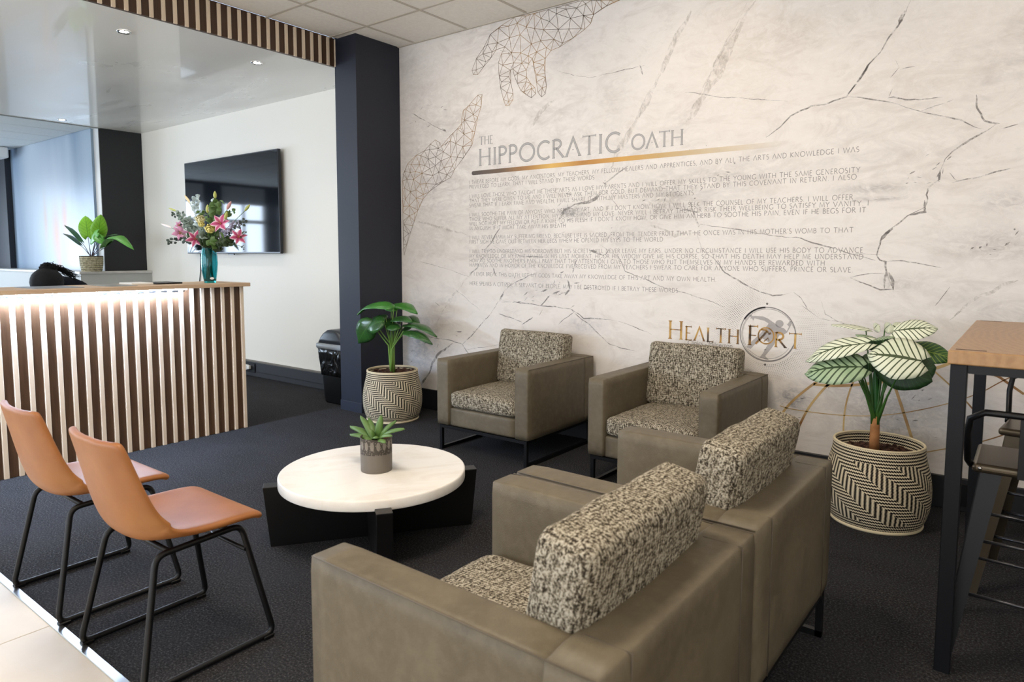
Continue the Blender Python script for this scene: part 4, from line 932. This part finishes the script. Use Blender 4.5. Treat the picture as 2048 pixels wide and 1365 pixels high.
# ================================================================== tan chairs
def tan_chair(lab):
    r = empty('side_chair', (0, 0, 0), 0, lab, 'chair', 'tan chairs on sled legs')
    # bucket shell: profile (y, z, half width, side lift) from front of seat to top of back
    prof = [(.405, .428, .205, .0), (.40, .445, .222, .0), (.36, .452, .228, .004), (.28, .447, .230, .010), (.20, .440, .229, .018), (.12, .434, .228, .032), (.065, .437, .227, .052), (.03, .455, .226, .065),
            (.008, .49, .225, .060), (-.006, .54, .222, .045), (-.018, .60, .217, .034), (-.03, .66, .205, .028), (-.043, .72, .197, .024), (-.053, .765, .190, .02), (-.058, .785, .175, .018)]
    mb = MB(); NV = 12; G_ = []
    for i, (y, z, hw_, lift) in enumerate(prof):
        a = prof[max(0, i-1)]; b = prof[min(len(prof)-1, i+1)]
        ty, tz = b[0]-a[0], b[1]-a[1]; L = math.hypot(ty, tz) or 1
        ny, nz = tz/L, -ty/L
        ny, nz = (ny, nz) if (nz > 0 or ny > 0) else (-ny, -nz)
        row = []
        for j in range(NV+1):
            v = j/NV*2-1; e = abs(v)**2.6*lift*1.25
            row.append(mb.bm.verts.new((v*hw_, y+ny*e, z+nz*e)))
        G_.append(row)
    for i in range(len(G_)-1):
        for j in range(NV): f = mb.bm.faces.new((G_[i][j], G_[i][j+1], G_[i+1][j+1], G_[i+1][j])); f.smooth = True
    sh = mb.build('seat_shell', M['tan'], r, solid=.026, subsurf=2)
    tube = .0105
    for s_ in (-1, 1):
        def bend(pts, rad=.035, n=5):
            out = []; N = len(pts)
            for i in range(N):
                p, a, b = Vector(pts[i]), Vector(pts[i-1]), Vector(pts[(i+1) % N])
                d1, d2 = (a-p).normalized(), (b-p).normalized()
                q0, q2 = p+d1*rad, p+d2*rad
                for k in range(n+1):
                    s = k/n; out.append(q0*(1-s)**2+p*2*s*(1-s)+q2*s*s)
            return out
        X0, X1 = s_*.232, s_*.175
        MB().tube(bend([(X0, -.025, .012), (X0, .425, .012), (X1, .345, .415), (X1, .055, .405)]), tube, 10, closed=True).build('sled_leg', M['black'], r)
        for yy in (-.005, .40): MB().box(X0-.014, X0+.014, yy-.02, yy+.02, 0, .014, .003, 1).build('foot', M['black'], r)
    MB().tube([(-.19, .352, .33), (.19, .352, .33)], .007, 8).build('cross_bar', M['black'], r)
    MB().tube([(-.175, .30, .412), (.175, .30, .412)], .009, 8).tube([(-.175, .10, .405), (.175, .10, .405)], .009, 8).build('seat_support', M['black'], r)
    return r
tc = tan_chair('tan leather chair with black sled legs nearest the camera'); tc.location = (-2.318, .90, 0)
c = copy_tree(tc); c.location = (-2.985, .90, 0); c['label'] = 'tan leather chair with black sled legs cut by the left edge'

# ================================================================== baskets with plants
def basket(x, y, rs_, lab, tilt=0):
    b = empty('woven_basket', (x, y, 0), tilt, lab, 'basket', 'black and cream woven baskets')
    Z = [0, .004, .05, .10, .15, .20, .25, .29, .33, .36, .385, .405, .410]; R_ = [.195, .205, .225, .238, .243, .243, .238, .230, .220, .213, .209, .210, .207]
    k = MB().lathe([(r, z) for r, z in zip(R_, Z)], seg=96); 
    o = k.build('basket_wall', M['basket'], b)
    # uv by true height
    me = o.data; uvd = me.uv_layers.active.data
    for lp in me.loops: uvd[lp.index].uv = (uvd[lp.index].uv[0], me.vertices[lp.vertex_index].co.z/.41)
    ri = MB().lathe([(.190, .33), (.197, .37), (.200, .405)], seg=96).build('basket_lining', M['basket'], b); me = ri.data; uvd = me.uv_layers.active.data
    for lp in me.loops: uvd[lp.index].uv = (uvd[lp.index].uv[0], me.vertices[lp.vertex_index].co.z/.41)
    MB().tube([(.2035*math.cos(a*PI/36), .2035*math.sin(a*PI/36), .410) for a in range(72)], .006, 8, closed=True).build('rim', M['straw'], b)
    MB().tube([(.206*math.cos(a*PI/36), .206*math.sin(a*PI/36), .009) for a in range(72)], .010, 8, closed=True).build('base_edge', M['straw'], b)
    s_ = MB(); s_.disc((0, 0, .352 if rs_ else .385), .198, 40); rn = random.Random(rs_)
    for q in range(170):
        a, d = rn.uniform(0, 2*PI), .18*math.sqrt(rn.random()); c_ = Vector((d*math.cos(a), d*math.sin(a), (.355 if rs_ else .388)+rn.uniform(0, .010)))
        Mx = Matrix.Rotation(rn.uniform(0, 6), 3, 'Z') @ Matrix.Rotation(rn.uniform(-.6, .6), 3, 'X')
        s_.ball(c_, .013, rn.uniform(.8, 1.5), .7, .35, 1, Mx)
    s_.build('bark_chips', M['soil'], b, kind='stuff')
    return b
B1 = (-4.17, 3.81); B2 = (-.585, 3.83)
basket(B1[0], B1[1], 0, 'woven zigzag basket standing in the corner beside the dark column', .3)
basket(B2[0], B2[1], 5, 'woven zigzag basket under the plant with white striped leaves', 0)
def plant(name, cx_, cy_, z, lab, cat='plant'): return empty(name, (cx_, cy_, z), 0, lab, cat)
# plant 1
pl1 = plant('potted_plant', B1[0], B1[1], .385, 'leafy dark green plant growing in the basket by the column')
def q1(X, Y, dy=0): return at(600+X/5.25, 600+Y/5.25, y=B1[1]+dy)-Vector((B1[0], B1[1], .385))
TOC1 = Vector((-B1[0], -B1[1], .5)).normalized(); UP = Vector((0, 0, 1))
LV1 = [((985, 70), (598, 152), .15, -.14, 'mid', UP*1+TOC1*.5, .13), ((960, 50), (1235, 138), .15, .05, 'mid', UP+TOC1*.4, .12), ((760, 215), (608, 462), .19, -.14, 'dark', TOC1*1+UP*.4, .1), ((880, 225), (700, 320), .16, -.16, 'dark', TOC1+UP*.6, .12),
       ((1010, 260), (745, 262), .13, -.06, 'dark', UP+TOC1*.5, .14), ((1075, 185), (1262, 255), .13, .08, 'dark', UP+TOC1*.6, .12), ((1085, 262), (1440, 385), .12, -.02, 'dark', UP+TOC1*.25, .12), ((1085, 330), (1392, 462), .12, -.08, 'dark', UP+TOC1*.5, .1),
       ((740, 240), (605, 280), .10, -.12, 'mid', UP+TOC1*.7, .1), ((1040, 300), (900, 270), .12, -.1, 'dark', UP+TOC1*.6, .1), ((1180, 250), (1050, 360), .13, .04, 'dark', UP+TOC1*.8, .1), ((960, 200), (1180, 225), .13, -.05, 'dark', UP+TOC1*.5, .1), ((900, 190), (760, 190), .12, -.10, 'dark', UP+TOC1*.6, .1), ((1020, 100), (880, 60), .12, .0, 'mid', UP+TOC1*.6, .08)]
for (a, b, w_, dy, mk, nn, dr) in LV1:
    A, Bp = q1(*a, dy), q1(*b, dy); lf = MB().leaf(A, Bp, w_, nn, dr, .10, 'ovate', 12, 6, .015).build('leaf', M['leaf_'+mk], pl1, solid=.0012)
    root = Vector((random.uniform(-.018, .018), random.uniform(-.018, .018), .0)); mid_ = root+Vector(((A-root).x*.12, (A-root).y*.12, (A-root).z*.55))
    MB().tube([root, root.lerp(mid_, .5), mid_, A.lerp(mid_, .35), A], [.011, .009, .006, .004, .003], 7).build('stalk', M['stem'], pl1)
# plant 2
pl2 = plant('striped_plant', B2[0], B2[1], .352, 'plant with white green-veined leaves on a brown trunk in the basket')
def q2(X, Y, dy=0): return at(1580+X/4.876, 620+Y/4.876, y=B2[1]+dy)-Vector((B2[0], B2[1], .352))
TOC2 = Vector((-B2[0], -B2[1], .3)).normalized()
LV2 = [((1030, 205), (1440, 180), .165, .0, 'white', TOC2*.75+UP, .04), ((1000, 150), (1060, 200), .10, .03, 'white', TOC2*.7+UP, .05), ((760, 185), (405, 142), .14, .05, 'white', UP+TOC2*.05, .05), ((925, 190), (985, 140), .13, .08, 'white', UP+TOC2*.35, .05), ((820, 185), (860, 140), .12, .09, 'white', UP+TOC2*.3, .03),
       ((830, 285), (640, 240), .09, -.03, 'pale', UP+TOC2*.1, .05), ((830, 285), (1020, 262), .09, -.03, 'pale', UP+TOC2*.1, .05), ((850, 280), (850, 410), .16, .10, 'under', TOC2+UP*.2, .02),
       ((740, 330), (148, 502), .13, -.12, 'white', UP*.9+TOC2*.8, .10), ((700, 560), (140, 625), .19, -.14, 'pale', TOC2*.9+UP*.7, .10), ((690, 510), (380, 500), .12, -.05, 'under', TOC2+UP, .1),
       ((1275, 500), (752, 430), .235, -.16, 'white', TOC2*1.05+UP*.75, .06), ((910, 540), (1390, 700), .19, -.03, 'under', TOC2+UP*.2, .06), ((1060, 600), (1425, 560), .20, .0, 'under', TOC2*1+UP*.3, .06),
       ((1180, 380), (1600, 480), .13, .06, 'yv', UP*.6+TOC2*.8, .05), ((700, 530), (860, 520), .11, .04, 'under', TOC2+UP*.3, .05), ((960, 400), (1290, 420), .1, .12, 'under', UP+TOC2*.5, .05)]
for (a, b, w_, dy, mk, nn, dr) in LV2:
    A, Bp = q2(*a, dy), q2(*b, dy); MB().leaf(A, Bp, w_, nn, dr, .06, 'heart', 14, 8, .008).build('leaf', M['leaf_'+mk], pl2, solid=.0012)
RT = q2(832, 1075, 0)
for X, Y, dy in ((740, 190, .05), (925, 190, .08), (1040, 215, 0), (820, 280, .0), (575, 430, -.1), (620, 430, -.1), (630, 600, -.12), (650, 590, -.1), (700, 570, -.05), (1080, 590, -.16), (940, 590, .02), (910, 540, .03), (890, 560, .02), (1000, 600, -.02), (785, 460, -.04)):
    A = q2(X, Y, dy); root = RT+Vector((random.uniform(-.012, .012), random.uniform(-.012, .012), -.02)); md2 = root.lerp(A, .45)+Vector((0, 0, .02))
    MB().tube([root, root.lerp(md2, .5), md2, A.lerp(md2, .4), A], [.010, .008, .005, .0035, .0028], 7).build('stalk', M['stem_d'], pl2)
MB().leaf(RT-UP*.06, q2(835, 500), .05, TOC2, .02, .3, 'lance', 10, 4).build('leaf', mat('new_leaf', '2c6a2a', .4), pl2, solid=.002)
MB().tube([Vector((RT.x, RT.y, .0)), Vector((RT.x, RT.y, .06)), Vector((RT.x, RT.y, .13)), RT+UP*.02], [.025, .023, .022, .017], 14).build('trunk', M['trunk'], pl2)
# plant 3 on the half wall
PX3 = at(184, 543, y=3.555); P3 = Vector((PX3.x, 3.555, 1.146))
p3p = empty('basket_pot', P3, 0, 'striped black and cream basket pot on the half-height wall', 'pot')
bm3 = mat('striped_weave', 'c9bc98', .8); t = NT(bm3); u, v = t.uv(); st3 = t.math('GREATER_THAN', t.math('FRACT', t.math('MULTIPLY', v, 8.)), .62)
t.color(t.mix(t.math('MAXIMUM', st3, t.math('GREATER_THAN', v, .92)), t.ramp(t.noise(60, t.obj(), 2), ((.4, lin('a39a78')), (.6, lin('d5cba8')))), lin('39342c')))
MB().lathe([(.0, 0), (.112, 0), (.118, .03), (.128, .10), (.130, .15), (.130, .19), (.126, .194), (.122, .185)], seg=40).build('pot_body', bm3, p3p)
me = p3p.children[0].data; uvd = me.uv_layers.active.data
for lp in me.loops: uvd[lp.index].uv = (uvd[lp.index].uv[0], me.vertices[lp.vertex_index].co.z/.195)
MB().disc((0, 0, .18), .124, 24).build('gravel', mat('white_gravel', 'd8d6d0', .9), p3p)
pl3 = empty('foliage_plant', (P3.x, P3.y, 1.326), 0, 'plant with lime green heart-shaped leaves on the half-height wall', 'plant')
def q3(X, Y, dy=0): return at(X/6.827, 400+Y/6.827, y=P3.y+dy)-Vector((P3.x, P3.y, 1.326))
TOC3 = Vector((-P3.x, -P3.y, .0)).normalized()
for (a, b, w_, dy, mk, nn, dr) in (((1200, 500), (1165, 215), .185, -.03, 'lime', TOC3+UP*.2, .03), ((1335, 540), (1378, 200), .18, .0, 'lime', TOC3+UP*.2, .03), ((1330, 450), (1225, 600), .15, -.07, 'lgreen', TOC3+UP*.6, .05), ((1330, 480), (1390, 600), .12, -.06, 'lgreen', TOC3+UP*.6, .05),
        ((1105, 560), (878, 342), .07, .0, 'dark', TOC3*.4+UP, .05), ((1085, 605), (858, 458), .07, .02, 'dark', TOC3*.4+UP, .05), ((1380, 560), (1612, 468), .10, .03, 'dark', TOC3*.6+UP, .05), ((1400, 640), (1560, 540), .12, .02, 'dark', TOC3+UP*.4, .05), ((1440, 650), (1828, 680), .14, -.03, 'lgreen', UP+TOC3*.8, .20)):
    A, Bp = q3(*a, dy), q3(*b, dy); MB().leaf(A, Bp, w_, nn, dr, .06, 'heart', 10, 6, .02).build('leaf', M['leaf_'+mk], pl3, solid=.001)
    root = Vector((random.uniform(-.01, .01), 0, -.005)); MB().tube([root, root.lerp(A, .5)+UP*.01, A], [.006, .004, .003], 6).build('stalk', mat('purple_stalk', '4a3a3c', .5), pl3)

# ================================================================== bar table and stools
bt = empty('bar_table', (.15, 3.15, 0), 0, 'high bar table with a wooden top and black square legs at the right edge', 'table')
MB().box(-.353, .50, -.64, .63, 1.013, 1.057, .004, 2).build('tabletop', M['barwood'], bt)
for yy in (-.60, .60): MB().box(-.335, -.255, yy-.006, yy+.006, 1.0565, 1.0577).build('butterfly_slot', mat('slot_dark', '3a2415', .6), bt)
for sx_, sy_ in ((-.345, -.63), (-.345, .575), (.44, -.63), (.44, .575)):
    MB().box(sx_, sx_+.045, sy_, sy_+.045, 0, 1.013, .002, 1).build('leg', mat('blue_black_steel', '090b11', .5, spec=.3), bt)
for yy in (-.62, .59): MB().box(-.32, .46, yy, yy+.02, .985, 1.013).build('apron', M['black'], bt)
gun = mat('gunmetal', '5d5344', .32, metal=.75)
rest_m = mat('footrest_steel', '4a4a4e', .3, metal=.8)
def stool(lab, m_s, lg):
    s = empty('bar_stool', (0, 0, 0), 0, lab, 'stool', 'metal bar stools at the bar table')
    SH = .675; w = .155
    MB().box(-w, w, -w, w, SH-.03, SH, .012, 3).build('seat', m_s, s, bevel=0)
    MB().box(-.035, .035, -.012, .012, SH-.001, SH+.0015, .0005, 1).build('grip_slot', M['black'], s)
    for sx_ in (-1, 1):
        for sy_ in (-1, 1):
            m_ = MB(); top = Vector((sx_*(w-.02), sy_*(w-.02), SH-.03)); bot = Vector((sx_*.215, sy_*.215, 0)); hw0, hw1 = .036, .020
            for dx, dy in ((1, 0), (0, 1)):
                a0 = top; a1 = bot; ox = Vector((-sx_*dx, -sy_*dy, 0))
                th = Vector((-sx_*(1-dx), -sy_*(1-dy), 0))*.004
                vs = [m_.bm.verts.new(p) for p in (a1, a1+ox*hw1*1.6, a0+ox*hw0*1.7, a0, a1+th, a1+ox*hw1*1.6+th, a0+ox*hw0*1.7+th, a0+th)]
                for f in ((0, 1, 2, 3), (7, 6, 5, 4), (0, 4, 5, 1), (1, 5, 6, 2), (2, 6, 7, 3), (3, 7, 4, 0)): m_.bm.faces.new([vs[i] for i in f])
            m_.build('leg', lg, s)
    for z, mm in ((.24, .172), (.42, .150)):
        k_ = mm - (0)
        for A, Bp in (((-k_, -k_), (k_, -k_)), ((-k_, k_), (k_, k_)), ((-k_, -k_), (-k_, k_)), ((k_, -k_), (k_, k_))):
            if z > .3 and A[1] == Bp[1] and False: continue
            MB().tube([(A[0], A[1], z), (Bp[0], Bp[1], z)], .006, 8).build('footrest', rest_m, s)
    hoop = [(-w-.005, -w+.06, SH-.02), (-w-.012, -w+.0, SH+.01), (-w-.016, -w-.02, SH+.10), (-w-.01, -w-.035, SH+.155), (-w+.03, -w-.042, SH+.18), (w-.03, -w-.042, SH+.18), (w+.01, -w-.035, SH+.155), (w+.016, -w-.02, SH+.10), (w+.012, -w, SH+.01), (w+.005, -w+.06, SH-.02)]
    MB().tube(hoop, .011, 10).build('back_hoop', M['black'], s)
    MB().box(-.035, .035, -w-.045, -w-.040, SH-.02, SH+.18, .001, 1).build('back_splat', M['black'], s)
    for X in (-.07, .07): MB().ball((X*1.9, -w-.004, SH-.012), .007, sub=1).build('rivet', M['chrome'], s)
    return s
s1 = stool('dark metal bar stool with a low back hoop in front of the bar table', gun, M['black']); s1.location = (.025, 2.80, 0)
s2 = copy_tree(s1); s2.location = (.09, 3.40, 0); s2.rotation_euler.z = PI-.12; s2['label'] = 'brown metal bar stool tucked deeper under the bar table'
for ch in s2.children:
    if ch.name.startswith('leg'):
        ch.data = ch.data.copy(); ch.data.materials[0] = gun
# socket in the skirting behind the stools
so_ = at(1920, 962, y=YM-.02)
tag(MB().box(so_.x-.06, so_.x+.06, YM-.026, YM-.018, .03, .15, .002, 1).build('wall_socket', M['black']), 'dark power socket in the black skirting behind the bar table leg', 'socket')

# ================================================================== seated receptionist
per = empty('person', (-6.05, 2.02, 0), 0, 'person in dark clothes with a black curly bun bent over the reception desk', 'person')
def skin(name, verts, edges, radii, m, parent, sub=2, root=0):
    me = bpy.data.meshes.new(name); me.from_pydata(verts, edges, []); o = bpy.data.objects.new(name, me); COL.objects.link(o); o.parent = parent
    md = o.modifiers.new('skin', 'SKIN'); md.use_smooth_shade = True
    if not me.skin_vertices: me.skin_vertices.new(name='')
    for i, r_ in enumerate(radii):
        sv = me.skin_vertices[0].data[i]; sv.radius = (r_, r_) if not isinstance(r_, tuple) else r_; sv.use_root = (i == root)
    s_ = o.modifiers.new('sub', 'SUBSURF'); s_.levels = s_.render_levels = sub; me.materials.append(m); return o
sk = mat('skin_tone', '8a5a42', .55); cloth = mat('navy_clothes', '0f111a', .9, spec=.15); hairm = mottled('black_hair', '060607', '111115', 60, .6, .8, 160, sc=(1, 6, 1), spec=.2)
# local frame: +x towards the visitors
hd = Vector((.36, -.155, 1.135))
bodyv = [(-.25, .10, .52), (-.20, .09, .72), (-.05, .06, .92), (.06, .10, 1.085), (.12, .04, 1.12), (.25, -.07, 1.12), (hd.x, hd.y, hd.z),
         (.06, .20, 1.04), (.20, .27, .88), (.36, .10, .80), (.42, .05, .785), (.06, -.19, 1.02), (.20, -.28, .86), (.36, -.16, .80), (.42, -.12, .785),
         (-.20, .19, .50), (.20, .22, .49), (.22, .22, .10), (.30, .22, .05), (-.20, 0.0, .50), (.20, -.02, .49), (.22, -.02, .10), (.30, -.02, .05)]
ed = [(0, 1), (1, 2), (2, 3), (3, 4), (4, 5), (5, 6), (3, 7), (7, 8), (8, 9), (9, 10), (3, 11), (11, 12), (12, 13), (13, 14), (0, 15), (15, 16), (16, 17), (17, 18), (0, 19), (19, 20), (20, 21), (21, 22)]
rad = [.14, .13, .15, .13, .08, .055, .07, .075, .05, .038, .028, .075, .05, .038, .028, .09, .07, .045, .04, .09, .07, .045, .04]
skin('body', bodyv, ed, rad, cloth, per)
hdm = MB().ball(hd, .098, .95, .82, 1.08, 3).build('head', sk, per)
MB().ball(hd+Vector((.095, 0, -.03)), .016, 1.4, .8, 1, 1).build('nose', sk, per)
for s_ in (-1, 1): MB().ball(hd+Vector((.0, s_*.082, -.01)), .022, .6, .4, 1, 1).build('ear', sk, per)
MB().ball(hd+Vector((-.008, 0, .018)), .106, 1.05, 1.0, .98, 3).build('hair', hairm, per)
bun = MB(); rb = random.Random(4); bc_ = hd+Vector((-.035, .025, .122))
bun.ball(bc_, .045, 1.05, 1.35, .72, 2)
for k in range(120):
    a, e_ = rb.uniform(0, 2*PI), rb.uniform(-.2, 1.3); p0 = bc_+Vector((.046*math.cos(a)*math.cos(e_), .060*math.sin(a)*math.cos(e_), .034*math.sin(e_)))
    pts = [p0]; d = (p0-bc_).normalized()
    for q in range(5): d = (d*.3+(bc_-pts[-1]).normalized()*.5+Vector((rb.uniform(-1, 1), rb.uniform(-1, 1), rb.uniform(-1, .8)))).normalized(); pts.append(pts[-1]+d*.009)
    bun.tube(pts, .0022, 3)
for k in range(60):  # loose curls running down towards the back
    p0 = bc_+Vector((rb.uniform(-.03, .01), .045+rb.uniform(0, .03), rb.uniform(-.02, .02))); pts = [p0]
    for q in range(9): pts.append(pts[-1]+Vector((rb.uniform(-.012, .006), .013+rb.uniform(-.006, .008), -.008+rb.uniform(-.009, .009))))
    bun.tube(pts, .0018, 3)
bun.build('curly_bun', hairm, per, kind='stuff')
def hand(base_, dirv, sgn):
    H_ = MB(); base_ = Vector(base_); d = Vector(dirv).normalized(); sd = Vector((0, 0, 1)).cross(d).normalized()
    H_.ball(base_+d*.04, .04, 1.1, .95, .38, 2)
    for k, (o_, L_) in enumerate(((-.030, .062), (-.010, .072), (.010, .068), (.029, .054))):
        b_ = base_+d*.07+sd*o_; H_.tube([b_, b_+d*L_*.45+UP*.006, b_+d*L_*.8-UP*.002, b_+d*L_-UP*.008], [.009, .0085, .0075, .006], 7)
    b_ = base_+d*.02+sd*sgn*.034; H_.tube([b_, b_+sd*sgn*.018+d*.02, b_+sd*sgn*.022+d*.045], [.011, .010, .008], 7); H_.build('hand', sk, per)
hand((.43, .05, .785), (1, -.2, 0), -1); hand((.43, -.12, .785), (1, .1, 0), 1)
# office chairs behind the counter
def office_chair(lab, loc_, rz, back=True):
    o = empty('office_chair', loc_, rz, lab, 'chair', 'office chairs behind the counter'); bk_ = mat('chair_black', '14151a', .5)
    soft_box(-.24, .24, -.23, .23, .36, .43, .03, .01, 8).build('seat', bk_, o)
    MB().tube([(0, 0, .06), (0, 0, .36)], .025, 12).build('gas_lift', M['chrome'], o)
    for k in range(5):
        a = k*2*PI/5; MB().tube([(0, 0, .07), (.25*math.cos(a), .25*math.sin(a), .055)], [.022, .014], 8).build('base_leg', bk_, o)
        MB().ball((.25*math.cos(a), .25*math.sin(a), .027), .027, .8, .8, 1, 1).build('castor', bk_, o)
    return o
office_chair('black office chair under the seated receptionist', (-6.25, 2.12, 0), 0)
oc2 = office_chair('black office chair whose two padded lobes peep over the counter', (-6.02, 1.37, 0), 0)
bk2 = mat('chair_back_pad', '2a2c36', .45)
soft_box(-.03, .05, -.21, .0, .55, 1.150, .028, .0, 10).build('backrest', bk2, oc2); soft_box(-.03, .05, .0, .25, .55, 1.168, .028, 0, 10).build('backrest', bk2, oc2)
MB().box(-.02, .04, -.03, .03, .36, .58).build('back_post', M['black'], oc2)
